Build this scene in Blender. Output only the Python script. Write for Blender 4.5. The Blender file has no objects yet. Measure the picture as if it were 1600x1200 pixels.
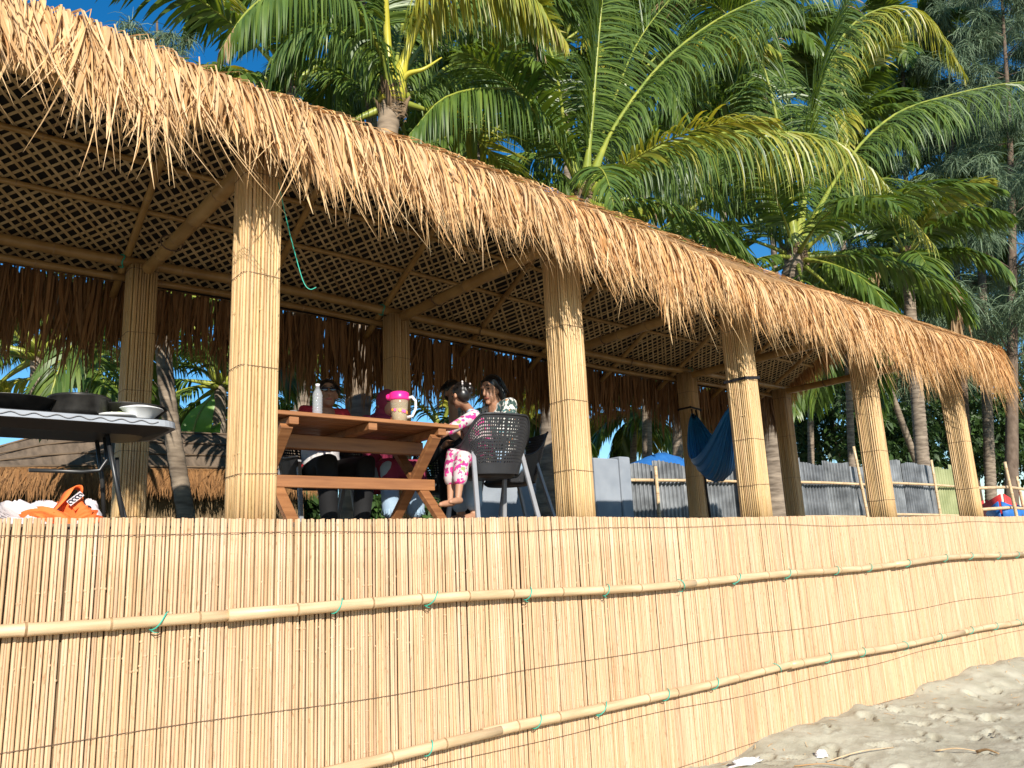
import bpy, math, random
import numpy as np
from mathutils import Vector, Matrix
random.seed(7); rng = np.random.default_rng(11)
S = bpy.context.scene
COL = S.collection
# ------------------------------------------------------------------ camera, sky, sun, exposure
YAW, PIT, ROL, F = math.radians(39.517), math.radians(12.473), math.radians(-2.656), 1250.0
CAM = np.array([0, -4.5, 1.65])
_fw = np.array([math.sin(YAW)*math.cos(PIT), math.cos(YAW)*math.cos(PIT), math.sin(PIT)])
_rt = np.array([math.cos(YAW), -math.sin(YAW), 0.0]); _up = np.cross(_rt, _fw)
RT = math.cos(ROL)*_rt + math.sin(ROL)*_up; UP = -math.sin(ROL)*_rt + math.cos(ROL)*_up
cd = bpy.data.cameras.new('camera'); cam = bpy.data.objects.new('camera', cd); COL.objects.link(cam)
cd.sensor_width = 36; cd.lens = F/1600*36; cd.clip_end = 2000; cd.clip_start = .05
cam.matrix_world = Matrix(((RT[0], UP[0], -_fw[0], CAM[0]), (RT[1], UP[1], -_fw[1], CAM[1]), (RT[2], UP[2], -_fw[2], CAM[2]), (0, 0, 0, 1)))
S.camera = cam
SUN_EL, SUN_AZ = math.radians(28), math.radians(22)     # azimuth: to the left of straight behind the camera side of the wall
sd = Vector((-math.sin(SUN_AZ)*math.cos(SUN_EL), -math.cos(SUN_AZ)*math.cos(SUN_EL), math.sin(SUN_EL)))
W = bpy.data.worlds.new('World'); S.world = W; W.use_nodes = True
nt = W.node_tree; bg = nt.nodes['Background']
sk = nt.nodes.new('ShaderNodeTexSky'); sk.sky_type = 'NISHITA'; sk.sun_disc = False
sk.sun_elevation = SUN_EL; sk.sun_rotation = math.atan2(sd.x, sd.y); sk.air_density = 1.0; sk.dust_density = 0; sk.ozone_density = 2.5
hs = nt.nodes.new('ShaderNodeHueSaturation'); hs.inputs['Saturation'].default_value = 1.4; nt.links.new(sk.outputs[0], hs.inputs['Color']); nt.links.new(hs.outputs[0], bg.inputs[0]); bg.inputs[1].default_value = .105
sl = bpy.data.lights.new('sun', 'SUN'); sl.energy = 5.0; sl.angle = math.radians(.5); sl.color = (1, .945, .85)
so = bpy.data.objects.new('sun', sl); COL.objects.link(so); so.rotation_euler = sd.to_track_quat('Z', 'Y').to_euler(); so.location = (-10, -20, 15)
vs = S.view_settings; vs.view_transform = 'Standard'; vs.look = 'None'; vs.gamma = 1; vs.exposure = .60; vs.use_curve_mapping = False

def at(x, y, Y):
    d = _fw*F + RT*(x-800) + UP*(600-y)
    return CAM + d*((Y-CAM[1])/d[1])

# ------------------------------------------------------------------ materials
def mat(name, c1, c2=None, rough=.7, scale=(8, 8, 8), var=None, trans=0, metal=0, bump=0, bscale=None, spec=.4, alpha=1, coords='Object', tint=True, detail=4, trcol=None, spots=None):
    """noise between c1 and c2, a per-piece shift between the var colours (object random + 'tint' attribute)."""
    m = bpy.data.materials.new(name); m.use_nodes = True; n = m.node_tree.nodes; L = m.node_tree.links
    p = n['Principled BSDF']; p.inputs['Roughness'].default_value = rough; p.inputs['Metallic'].default_value = metal
    p.inputs['Specular IOR Level'].default_value = spec
    tc = n.new('ShaderNodeTexCoord'); oi = n.new('ShaderNodeObjectInfo'); at_ = n.new('ShaderNodeAttribute'); at_.attribute_name = 'tint'
    ad = n.new('ShaderNodeMath'); ad.operation = 'ADD'; L.new(oi.outputs['Random'], ad.inputs[0]); L.new(at_.outputs['Fac'], ad.inputs[1])
    fr = n.new('ShaderNodeMath'); fr.operation = 'FRACT'; L.new(ad.outputs[0], fr.inputs[0])
    mp = n.new('ShaderNodeMapping'); mp.inputs['Scale'].default_value = scale; L.new(tc.outputs[coords], mp.inputs[0])
    ns = n.new('ShaderNodeTexNoise'); ns.noise_dimensions = '4D'; ns.inputs['Scale'].default_value = 1; ns.inputs['Detail'].default_value = detail
    L.new(mp.outputs[0], ns.inputs['Vector'])
    wv = n.new('ShaderNodeMath'); wv.operation = 'MULTIPLY'; wv.inputs[1].default_value = 60; L.new(fr.outputs[0], wv.inputs[0]); L.new(wv.outputs[0], ns.inputs['W'])
    rp = n.new('ShaderNodeValToRGB'); rp.color_ramp.elements[0].position = .32; rp.color_ramp.elements[1].position = .68
    rp.color_ramp.elements[0].color = (*c1, 1); rp.color_ramp.elements[1].color = (*(c2 or c1), 1); L.new(ns.outputs['Fac'], rp.inputs[0])
    out = rp.outputs[0]
    if var:
        r2 = n.new('ShaderNodeValToRGB'); els = r2.color_ramp.elements
        while len(els) < len(var): els.new(.5)
        for i, c in enumerate(var): els[i].position = i/(len(var)-1); els[i].color = (*c, 1)
        L.new(fr.outputs[0], r2.inputs[0])
        mx = n.new('ShaderNodeMix'); mx.data_type = 'RGBA'; mx.blend_type = 'MULTIPLY'; mx.inputs[0].default_value = 1
        L.new(out, mx.inputs[6]); L.new(r2.outputs[0], mx.inputs[7]); out = mx.outputs[2]
    if spots:      # dark freckles and grey weathered stretches
        for sc_, lo, hi, col, wo in spots:
            m3 = n.new('ShaderNodeMapping'); m3.inputs['Scale'].default_value = sc_; L.new(tc.outputs[coords], m3.inputs[0]); n3 = n.new('ShaderNodeTexNoise'); n3.noise_dimensions = '4D'; n3.inputs['Scale'].default_value = 1; n3.inputs['Detail'].default_value = 3
            L.new(m3.outputs[0], n3.inputs['Vector']); w3 = n.new('ShaderNodeMath'); w3.operation = 'MULTIPLY'; w3.inputs[1].default_value = wo; L.new(fr.outputs[0], w3.inputs[0]); L.new(w3.outputs[0], n3.inputs['W'])
            r3 = n.new('ShaderNodeValToRGB'); r3.color_ramp.elements[0].position = lo; r3.color_ramp.elements[0].color = (1, 1, 1, 1); r3.color_ramp.elements[1].position = hi; r3.color_ramp.elements[1].color = (*col, 1); L.new(n3.outputs['Fac'], r3.inputs[0])
            x3 = n.new('ShaderNodeMix'); x3.data_type = 'RGBA'; x3.blend_type = 'MULTIPLY'; x3.inputs[0].default_value = 1; L.new(out, x3.inputs[6]); L.new(r3.outputs[0], x3.inputs[7]); out = x3.outputs[2]
    L.new(out, p.inputs['Base Color'])
    if bump:
        b = n.new('ShaderNodeBump'); b.inputs['Strength'].default_value = bump; b.inputs['Distance'].default_value = .01
        n2 = n.new('ShaderNodeTexNoise'); n2.inputs['Scale'].default_value = 1; n2.inputs['Detail'].default_value = 5
        m2 = n.new('ShaderNodeMapping'); m2.inputs['Scale'].default_value = bscale or scale; L.new(tc.outputs[coords], m2.inputs[0]); L.new(m2.outputs[0], n2.inputs['Vector'])
        L.new(n2.outputs['Fac'], b.inputs['Height']); L.new(b.outputs[0], p.inputs['Normal'])
    if trans:
        tr = n.new('ShaderNodeBsdfTranslucent'); ms = n.new('ShaderNodeMixShader'); ms.inputs[0].default_value = trans
        if trcol:
            tm = n.new('ShaderNodeMix'); tm.data_type = 'RGBA'; tm.blend_type = 'MULTIPLY'; tm.inputs[0].default_value = 1; tm.inputs[7].default_value = (*trcol, 1)
            L.new(out, tm.inputs[6]); L.new(tm.outputs[2], tr.inputs[0])
        else: L.new(out, tr.inputs[0])
        L.new(p.outputs[0], ms.inputs[1]); L.new(tr.outputs[0], ms.inputs[2]); L.new(ms.outputs[0], n['Material Output'].inputs[0])
    if alpha < 1: p.inputs['Alpha'].default_value = alpha
    return m
def glassy(name, c, alpha=.35, rough=.1):
    m = mat(name, c, rough=rough, alpha=alpha, spec=.6); return m

M = {}
RV = [(.78, .69, .60), (1, .97, .92), (.95, .88, .74), (1.05, 1.02, 1.0), (.86, .76, .62), (1, .94, .80), (1, .88, .80)]
M['reed'] = mat('reed', (.49, .335, .205), (.655, .485, .33), .55, (40, 40, 2.2), RV, bump=.25, bscale=(200, 200, 8), spots=[((120, 120, 22), .60, .72, (.62, .50, .40), 91), ((60, 60, 3.5), .60, .75, (.72, .68, .62), 37)])
M['reed_post'] = mat('reed_post', (.46, .315, .155), (.66, .47, .26), .5, (40, 40, 2.2), RV, bump=.25, bscale=(200, 200, 8), spots=[((120, 120, 22), .60, .72, (.62, .50, .40), 91), ((60, 60, 3.5), .60, .75, (.72, .68, .62), 37)])
M['backing'] = mat('backing', (.13, .08, .04), (.22, .135, .07), .9)
M['rail'] = mat('rail', (.46, .31, .165), (.66, .48, .29), .42, (3, 30, 30), bump=.15, bscale=(6, 80, 80))
M['node'] = mat('node', (.20, .11, .05), (.42, .27, .13), .6, (30, 30, 30))
M['bamboo'] = mat('bamboo', (.32, .18, .06), (.50, .31, .12), .32, (6, 6, 6), [(.7, .65, .6), (1, 1, 1), (.9, .85, .7)])
M['slat'] = mat('slat', (.48, .33, .16), (.70, .51, .27), .6, (10, 10, 10), [(.6, .55, .5), (1, 1, 1), (.85, .8, .7)])
M['gap_shade'] = mat('gap_shade', (.010, .008, .006), (.025, .018, .012), .95)  # near-black: the shadow above the ceiling slats put into the colour
M['thatch_pale'] = mat('thatch_pale', (.64, .43, .22), (.82, .61, .36), .55, (5, 5, 5), [(.6, .5, .4), (1, .92, .82), (.92, .8, .66), (1.0, 1.0, .97), (.84, .68, .5), (.70, .64, .58), (1, .88, .74)], trans=.2)
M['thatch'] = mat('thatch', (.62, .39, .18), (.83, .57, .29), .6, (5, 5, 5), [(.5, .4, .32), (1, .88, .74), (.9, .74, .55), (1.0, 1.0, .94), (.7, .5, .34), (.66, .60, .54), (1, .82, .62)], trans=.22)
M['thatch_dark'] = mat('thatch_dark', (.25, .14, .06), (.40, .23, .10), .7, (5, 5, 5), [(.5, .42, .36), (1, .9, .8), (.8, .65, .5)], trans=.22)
M['mat_thatch'] = mat('mat_thatch', (.20, .11, .045), (.36, .21, .09), .85, (30, 6, 6), bump=.6)
M['wire'] = mat('wire', (.11, .065, .04), rough=.6)
M['green_tie'] = mat('green_tie', (.02, .36, .25), (.05, .45, .33), .4)
M['black_strap'] = mat('black_strap', (.012, .011, .014), rough=.7)
M['sand'] = mat('sand', (.34, .31, .225), (.475, .44, .335), .95, (3, 3, 3), bump=.5, bscale=(60, 60, 60), coords='Object', spec=.15)
M['soil'] = mat('soil', (.22, .18, .12), (.34, .29, .20), .95, (2, 2, 2), bump=.5, bscale=(20, 20, 20))
M['wood'] = mat('wood', (.21, .085, .032), (.37, .165, .065), .5, (2.5, 30, 30), [(.75, .7, .65), (1, 1, 1), (.9, .85, .8)], bump=.15, bscale=(5, 80, 80))
M['plank'] = mat('plank', (.12, .08, .05), (.19, .13, .08), .7, (3, 30, 30), [(.7, .7, .7), (1, 1, 1)])
M['plastic_black'] = mat('plastic_black', (.024, .024, .026), (.034, .034, .037), .4)
M['plastic_grey'] = mat('plastic_grey', (.22, .22, .23), (.28, .28, .29), .4)
M['rim'] = mat('rim', (.26, .28, .31), (.34, .36, .39), .45, (3, 3, 3))
M['metal_black'] = mat('metal_black', (.015, .015, .016), (.03, .03, .03), .35, spec=.5)
M['pan'] = mat('pan', (.018, .017, .016), (.05, .047, .043), .38, (12, 12, 12), metal=.4)
M['white'] = mat('white', (.75, .76, .76), (.8, .8, .8), .35)
M['greens'] = mat('greens', (.22, .30, .08), (.45, .50, .2), .6, (30, 30, 30))
M['cloth_white'] = mat('cloth_white', (.50, .42, .41), (.60, .53, .52), .85, (10, 10, 10))
M['cloth_orange'] = mat('cloth_orange', (.80, .12, .02), (.88, .18, .035), .8, (8, 8, 8))
M['ink'] = mat('ink', (.02, .02, .04), rough=.7)
M['pink'] = mat('pink', (.85, .02, .22), (.9, .03, .28), .3, trans=.15)
M['clear'] = glassy('clear', (.80, .83, .86), .20, .05)
M['juice'] = glassy('juice', (.62, .48, .28), .5, .2)
M['handle_clear'] = glassy('handle_clear', (.85, .83, .82), .75, .15)
M['flower_pink'] = mat('flower_pink', (.85, .12, .35), rough=.5); M['flower_orange'] = mat('flower_orange', (.85, .35, .05), rough=.5)
M['hammock'] = mat('hammock', (.012, .15, .42), (.02, .22, .55), .42, (3, 3, 3), trans=.15)
M['concrete'] = mat('concrete', (.20, .225, .26), (.29, .315, .35), .85, (2, 2, 2), bump=.2, bscale=(15, 15, 15))
M['zinc'] = mat('zinc', (.10, .105, .11), (.27, .28, .29), .42, (2, 2, 3), [(.55, .55, .56), (1, 1, 1), (.75, .74, .72), (.9, .92, .95)], metal=.45)
M['zinc_yellow'] = mat('zinc_yellow', (.20, .22, .09), (.32, .33, .16), .5, (2, 2, 2), metal=.2)
M['tarp'] = mat('tarp', (.02, .12, .38), (.03, .16, .45), .5)
M['red'] = mat('red', (.55, .03, .03), (.62, .06, .05), .5)
M['trunk'] = mat('trunk', (.09, .065, .045), (.30, .235, .17), .9, (3, 3, 14), bump=.9, bscale=(6, 6, 30))
M['trunk_pale'] = mat('trunk_pale', (.10, .07, .045), (.30, .22, .145), .85, (3, 3, 11), bump=.5, bscale=(6, 6, 25))
M['bark'] = mat('bark', (.09, .06, .04), (.17, .12, .085), .95, (6, 6, 3), bump=.6)
M['boot'] = mat('boot', (.09, .055, .028), (.22, .145, .08), .9, (14, 14, 5), bump=.5)
GV = [(.55, .65, .5), (1, 1, 1), (.85, .95, .8), (1.25, 1.15, .8)]
M['frond'] = mat('frond', (.058, .105, .018), (.15, .215, .042), .42, (1.5, 1.5, 1.5), GV, trans=.3, trcol=(1.7, 1.5, .5), spec=.5)
M['frond_yellow'] = mat('frond_yellow', (.20, .25, .03), (.40, .40, .07), .4, (1.5, 1.5, 1.5), [(.6, .7, .5), (1, 1, 1), (1.2, 1.0, .7), (1.1, .95, .8)], trans=.32, trcol=(1.4, 1.3, .5), spec=.5)
M['frond_dry'] = mat('frond_dry', (.34, .21, .10), (.52, .36, .2), .7, (2, 2, 2), [(.7, .65, .6), (1, 1, 1)], trans=.25)
M['rachis'] = mat('rachis', (.15, .20, .03), (.32, .32, .045), .4, (3, 3, 3))
M['rachis_yellow'] = mat('rachis_yellow', (.36, .34, .03), (.52, .44, .05), .35, (3, 3, 3))
M['banana'] = mat('banana', (.12, .27, .03), (.22, .38, .06), .35, (4, 4, 4), trans=.4, trcol=(1.3, 1.3, .5))
M['needle'] = mat('needle', (.10, .16, .085), (.20, .27, .16), .6, (1, 1, 1), [(.5, .55, .5), (1, 1, 1), (1.15, 1.1, 1)], trans=.25)
M['leaf_dark'] = mat('leaf_dark', (.03, .065, .016), (.065, .12, .03), .5, (1, 1, 1), [(.5, .55, .5), (1, 1, 1), (1.3, 1.3, 1)], trans=.25)
M['hut_thatch'] = mat('hut_thatch', (.08, .058, .04), (.18, .13, .09), .9, (14, 3, 3), bump=.7)
M['woven'] = mat('woven', (.13, .085, .04), (.23, .155, .08), .85, (20, 20, 20), bump=.5)
M['skin'] = mat('skin', (.24, .115, .062), (.30, .15, .085), .55, (6, 6, 6), tint=False)
M['skin_light'] = mat('skin_light', (.36, .18, .105), (.42, .22, .13), .5, (6, 6, 6))
M['hair'] = mat('hair', (.008, .006, .005), (.016, .012, .01), .35, (40, 40, 6), spec=.5)
M['eye'] = mat('eye', (.02, .015, .012), rough=.15); M['lips'] = mat('lips', (.28, .08, .06), rough=.45)
M['glasses'] = mat('glasses', (.006, .006, .008), rough=.06, spec=.8)
M['shirt_red'] = mat('shirt_red', (.32, .012, .02), (.40, .02, .03), .8); M['shirt_grey'] = mat('shirt_grey', (.50, .47, .46), (.6, .57, .56), .85, (5, 5, 5))
M['cloth_black'] = mat('cloth_black', (.004, .004, .005), (.008, .008, .009), .85)
M['maroon'] = mat('maroon', (.20, .018, .05), (.27, .03, .075), .85, (5, 5, 5))
M['jeans'] = mat('jeans', (.22, .33, .46), (.36, .47, .58), .85, (9, 9, 9))
def floral(name, base, cols, sc):
    m = bpy.data.materials.new(name); m.use_nodes = True; n = m.node_tree.nodes; L = m.node_tree.links; p = n['Principled BSDF']; p.inputs['Roughness'].default_value = .85
    tc = n.new('ShaderNodeTexCoord'); prev = None
    for i, (c, th) in enumerate(cols):
        v = n.new('ShaderNodeTexNoise'); v.noise_dimensions = '4D'; v.inputs['W'].default_value = i*7.3; v.inputs['Scale'].default_value = sc; v.inputs['Detail'].default_value = 2
        L.new(tc.outputs['Object'], v.inputs['Vector'])
        r = n.new('ShaderNodeValToRGB'); r.color_ramp.interpolation = 'CONSTANT'; r.color_ramp.elements[0].color = (0, 0, 0, 1); r.color_ramp.elements[1].position = th; r.color_ramp.elements[1].color = (1, 1, 1, 1)
        L.new(v.outputs['Fac'], r.inputs[0])
        mx = n.new('ShaderNodeMix'); mx.data_type = 'RGBA'; L.new(r.outputs[0], mx.inputs[0]); mx.inputs[7].default_value = (*c, 1)
        if prev: L.new(prev, mx.inputs[6])
        else: mx.inputs[6].default_value = (*base, 1)
        prev = mx.outputs[2]
    L.new(prev, p.inputs['Base Color']); return m
M['floral_pink'] = floral('floral_pink', (.50, .43, .42), [((.62, .03, .22), .55), ((.30, .02, .12), .62), ((.25, .3, .12), .66)], 22)
M['floral_dark'] = floral('floral_dark', (.62, .60, .55), [((.05, .09, .08), .52), ((.55, .22, .08), .62), ((.04, .18, .2), .63)], 20)

# ------------------------------------------------------------------ mesh helpers
class MB:
    def __init__(s): s.v = []; s.f = []; s.t = []
    def add(s, vs, fs, t=0.0):
        b = len(s.v); s.v += [tuple(map(float, q)) for q in vs]; s.f += [tuple(i+b for i in q) for q in fs]; s.t += [t]*len(vs); return s
    def box(s, lo, hi, rot=None, org=(0, 0, 0), t=0.0, bev=0.0):
        x0, y0, z0 = lo; x1, y1, z1 = hi
        if bev > 0:
            b = bev; vs = []; fs = []
            ring = lambda z, i: [(x0+b+i, y0+i, z), (x1-b-i, y0+i, z), (x1-i, y0+b+i, z), (x1-i, y1-b-i, z), (x1-b-i, y1-i, z), (x0+b+i, y1-i, z), (x0+i, y1-b-i, z), (x0+i, y0+b+i, z)]
            rs = [ring(z0, b*.8), ring(z0+b, 0), ring(z1-b, 0), ring(z1, b*.8)]
            for r in rs: vs += r
            for k in range(3):
                for i in range(8): j = (i+1) % 8; fs.append((k*8+i, k*8+j, k*8+8+j, k*8+8+i))
            fs += [tuple(range(7, -1, -1)), tuple(range(24, 32))]
        else:
            vs = [(x, y, z) for z in (z0, z1) for x, y in ((x0, y0), (x1, y0), (x1, y1), (x0, y1))]
            fs = [(3, 2, 1, 0), (4, 5, 6, 7), (0, 1, 5, 4), (1, 2, 6, 5), (2, 3, 7, 6), (3, 0, 4, 7)]
        if rot is not None: vs = [tuple(rot @ Vector(q) + Vector(org)) for q in vs]
        elif org != (0, 0, 0): vs = [tuple(Vector(q)+Vector(org)) for q in vs]
        return s.add(vs, fs, t)
    def beam(s, a, b, w, h, upv=(0, 0, 1), t=0.0, bev=.004):
        a = Vector(a); b = Vector(b); d = b-a; ln = d.length; x = d.normalized(); y = Vector(upv).cross(x)
        if y.length < 1e-4: y = Vector((0, 1, 0)).cross(x)
        y.normalize(); z = x.cross(y); R = Matrix((x, y, z)).transposed()
        return s.box((0, -w/2, -h/2), (ln, w/2, h/2), R, a, t, bev)
    def tube(s, pts, rad, n=8, caps=True, t=0.0, rnd=False):
        pts = [Vector(p) for p in pts]; k = len(pts); rad = [rad]*k if isinstance(rad, (int, float)) else list(rad)
        if rnd:   # hemispherical ends
            d0 = (pts[0]-pts[1]).normalized(); d1 = (pts[-1]-pts[-2]).normalized()
            A = [(math.sin(a), math.cos(a)) for a in (1.45, 1.0, .5)]
            pts = [pts[0]+d0*rad[0]*sn for sn, c in A]+pts+[pts[-1]+d1*rad[-1]*sn for sn, c in A[::-1]]
            rad = [rad[0]*c for sn, c in A]+rad+[rad[-1]*c for sn, c in A[::-1]]; k = len(pts)
        vs = []; u = None
        for i in range(k):
            d = (pts[min(i+1, k-1)]-pts[max(i-1, 0)])
            d = d.normalized() if d.length > 1e-9 else Vector((0, 0, 1))
            if u is None: u = d.orthogonal().normalized()
            else:
                u = u-d*u.dot(d)
                u = u.normalized() if u.length > 1e-6 else d.orthogonal().normalized()
            w = d.cross(u)
            vs += [pts[i]+(u*math.cos(2*math.pi*j/n)+w*math.sin(2*math.pi*j/n))*rad[i] for j in range(n)]
        fs = [(i*n+j, i*n+(j+1) % n, i*n+n+(j+1) % n, i*n+n+j) for i in range(k-1) for j in range(n)]
        if caps: fs += [tuple(range(n-1, -1, -1)), tuple(range((k-1)*n, k*n))]
        return s.add(vs, fs, t)
    def lathe(s, prof, n=24, org=(0, 0, 0), t=0.0, sx=1, sy=1):
        vs = [(org[0]+r*math.cos(2*math.pi*j/n)*sx, org[1]+r*math.sin(2*math.pi*j/n)*sy, org[2]+z) for r, z in prof for j in range(n)]
        fs = [(i*n+j, i*n+(j+1) % n, i*n+n+(j+1) % n, i*n+n+j) for i in range(len(prof)-1) for j in range(n)]
        fs += [tuple(range(n-1, -1, -1)), tuple(range((len(prof)-1)*n, len(prof)*n))]
        return s.add(vs, fs, t)
    def ell(s, c, r, n=14, m=9, rot=None, t=0.0):
        vs = []; fs = []
        for i in range(m+1):
            a = math.pi*i/m; a = min(max(a, .05), math.pi-.05)
            for j in range(n):
                b = 2*math.pi*j/n; q = Vector((r[0]*math.sin(a)*math.cos(b), r[1]*math.sin(a)*math.sin(b), -r[2]*math.cos(a)))
                if rot is not None: q = rot @ q
                vs.append(q+Vector(c))
        fs = [(i*n+j, i*n+(j+1) % n, i*n+n+(j+1) % n, i*n+n+j) for i in range(m) for j in range(n)]+[tuple(range(n-1, -1, -1)), tuple(range(m*n, m*n+n))]
        return s.add(vs, fs, t)
    def mesh(s, name, m, smooth=True):
        me = bpy.data.meshes.new(name); me.from_pydata(s.v, [], s.f)
        if any(s.t):
            a = me.attributes.new('tint', 'FLOAT', 'POINT'); a.data.foreach_set('value', s.t)
        if m: me.materials.append(M[m] if isinstance(m, str) else m)
        if smooth: me.polygons.foreach_set('use_smooth', [True]*len(me.polygons))
        me.update(); return me
    def build(s, name, m, parent=None, smooth=True, sharp=None):
        me = s.mesh(name, m, smooth)
        if smooth and sharp: me.set_sharp_from_angle(angle=math.radians(sharp))
        return link(name, me, parent)
def link(name, me, parent=None, loc=None, rz=None):
    o = bpy.data.objects.new(name, me); COL.objects.link(o)
    if parent: o.parent = parent
    if loc is not None: o.location = loc
    if rz is not None: o.rotation_euler = (0, 0, rz)
    return o
def tag(o, label=None, cat=None, group=None, kind=None):
    if label: o['label'] = label
    if cat: o['category'] = cat
    if group: o['group'] = group
    if kind: o['kind'] = kind
    return o
def empty(name, loc, rz=0, label=None, cat=None, group=None):
    o = bpy.data.objects.new(name, None); COL.objects.link(o); o.location = loc; o.rotation_euler = (0, 0, rz); o.empty_display_size = .1
    return tag(o, label, cat, group)
def copy_tree(o, parent=None):
    c = o.copy(); COL.objects.link(c); c.parent = parent
    for ch in [q for q in o.children]: copy_tree(ch, c)
    return c
def strips(P, Wd, side, tint, fold=0.0):
    """P (n,k,3) centre lines, Wd (n,k) widths, side (n,k,3) unit width directions -> verts, faces, tints"""
    n, k, _ = P.shape
    a = P-side*Wd[..., None]/2; b = P+side*Wd[..., None]/2
    V = np.stack([a, b], 2).reshape(-1, 3)
    base = (np.arange(n)*k*2)[:, None]+(np.arange(k-1)*2)[None]
    Fq = np.stack([base, base+1, base+3, base+2], -1).reshape(-1, 4)
    return V, Fq, np.repeat(tint, k*2)
def np_mesh(name, V, Fq, T, m, parent=None, smooth=False, fmat=None, mats=None):
    me = bpy.data.meshes.new(name); nf = len(Fq)
    me.vertices.add(len(V)); me.vertices.foreach_set('co', np.asarray(V, np.float32).ravel())
    me.loops.add(nf*4); me.loops.foreach_set('vertex_index', np.asarray(Fq, np.int32).ravel())
    me.polygons.add(nf); me.polygons.foreach_set('loop_start', np.arange(nf, dtype=np.int32)*4); me.polygons.foreach_set('loop_total', np.full(nf, 4, np.int32))
    me.update(calc_edges=True); 
    if T is not None:
        a = me.attributes.new('tint', 'FLOAT', 'POINT'); a.data.foreach_set('value', np.asarray(T, np.float32))
    for q in (mats or [m]): me.materials.append(M[q])
    if fmat is not None: me.polygons.foreach_set('material_index', np.asarray(fmat, np.int32))
    if smooth: me.polygons.foreach_set('use_smooth', np.ones(nf, bool))
    me.validate(); me.update()
    return link(name, me, parent)
def unit(a): return a/np.maximum(np.linalg.norm(a, axis=-1, keepdims=True), 1e-9)
def vnoise(x, y, seed=0):
    def h(i, j): 
        q = np.sin(i*127.1+j*311.7+seed*74.7)*43758.5453; return q-np.floor(q)
    xi = np.floor(x); yi = np.floor(y); u = x-xi; v = y-yi; u = u*u*(3-2*u); v = v*v*(3-2*v)
    return (h(xi, yi)*(1-u)+h(xi+1, yi)*u)*(1-v)+(h(xi, yi+1)*(1-u)+h(xi+1, yi+1)*u)*v
def catmull(pts, n):
    P = np.array(pts, float); P = np.vstack([2*P[0]-P[1], P, 2*P[-1]-P[-2]]); k = len(P)-3; out = []
    for s in np.linspace(0, k-1e-6, n):
        i = int(s); t = s-i; a, b, c, d = P[i:i+4]
        out.append(.5*((2*b)+(-a+c)*t+(2*a-5*b+4*c-d)*t*t+(-a+3*b-3*c+d)*t**3))
    return np.array(out)
def sstep(a, b, x): t = np.clip((np.asarray(x, float)-a)/(b-a), 0, 1); return t*t*(3-2*t)

# ------------------------------------------------------------------ the setting
TZ = 1.90                     # terrace level behind the wall
xs = np.concatenate([np.linspace(-220, -4, 18), np.linspace(-3, 3.9, 24), np.arange(4, 9, .022), np.arange(9, 17, .04), np.linspace(17.2, 30, 24), np.linspace(34, 300, 18)])
ys = np.concatenate([np.linspace(-260, -9, 18), np.linspace(-8, -4.6, 14), np.arange(-4.5, -2.6, .05), np.arange(-2.6, .06, .022)])
X, Y = np.meshgrid(xs, ys)
rid = lambda f, sd_: 1-np.abs(2*vnoise(X*f+.3*np.sin(Y*3), Y*f, sd_)-1)
Z = .10*(vnoise(X*.5, Y*.5)-.5)+.08*(vnoise(X*1.7, Y*1.7, 2)-.5)+.022*(vnoise(X*4.3, Y*4.3, 3)-.5)+.007*rid(5.1, 31)+.006*rid(11, 32)+.006*rid(23, 33)+.007*(vnoise(X*41, Y*41, 5)-.5)
for _ in range(420):          # footprints
    fx, fy, fa = rng.uniform(4, 16), rng.uniform(-4.4, -.10), rng.normal(.2, .7); c, s_ = math.cos(fa), math.sin(fa)
    msk = (np.abs(xs-fx) < .45); ms2 = (np.abs(ys-fy) < .45); ix = np.where(msk)[0]; iy = np.where(ms2)[0]
    if not len(ix) or not len(iy): continue
    sl_ = np.s_[iy[0]:iy[-1]+1, ix[0]:ix[-1]+1]; xx, yy = X[sl_], Y[sl_]
    u = (xx-fx)*c+(yy-fy)*s_; v = -(xx-fx)*s_+(yy-fy)*c; k = rng.uniform(.6, 1.1); q = np.sqrt((u/(.13*k))**2+(v/((.05+.012*np.sign(u))*k))**2)*(1+.35*(vnoise(xx*14, yy*14, 17)-.5)); dp = rng.uniform(.012, .034)
    Z[sl_] += -dp*np.exp(-q**6)+dp*.5*np.exp(-((q-1.3)/.25)**2)
Z += .12*np.exp(-((Y+.05)/.35)**2)*(.4+vnoise(X*1.1, Y*0, 9)+.5*(vnoise(X*5, Y*5, 19)-.5))*sstep(5.8, 8, X)*1.0
Z = Z*np.where((X < 2) | (X > 19) | (Y < -6), .4, 1)-.06
ny, nx = X.shape; idx = np.arange(ny*nx).reshape(ny, nx)
o = np_mesh('sand', np.stack([X, Y, Z], -1).reshape(-1, 3), np.stack([idx[:-1, :-1], idx[:-1, 1:], idx[1:, 1:], idx[1:, :-1]], -1).reshape(-1, 4), None, 'sand', smooth=True)
tag(o, 'grey beige beach sand trampled with footprints before the reed wall', 'sand', kind='structure')
b = MB()
gx = [-220, -60, -8, -2.6, 17.2, 24, 60, 300]; gy = [.09, 4, 20, 60, 400]
vs_ = []; 
for yy in gy:
    for xx in gx: vs_.append((xx, yy, TZ - (.02 if yy < 4 else 0)))
b.add(vs_, [(j*8+i, j*8+i+1, j*8+i+9, j*8+i+8) for j in range(4) for i in range(7)])
b.add([(-220, -2.5, -.1), (-2.55, -2.5, -.1), (-2.55, .09, TZ-.02), (-220, .09, TZ-.02)], [(0, 1, 2, 3)])
b.add([(17.1, -2.5, -.1), (300, -2.5, -.1), (300, .09, TZ-.02), (17.1, .09, TZ-.02)], [(0, 1, 2, 3)])
tag(b.build('terrace_ground', 'soil', smooth=False), 'raised sandy ground behind the reed wall', 'ground', kind='structure')
FL = 1.925
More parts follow.
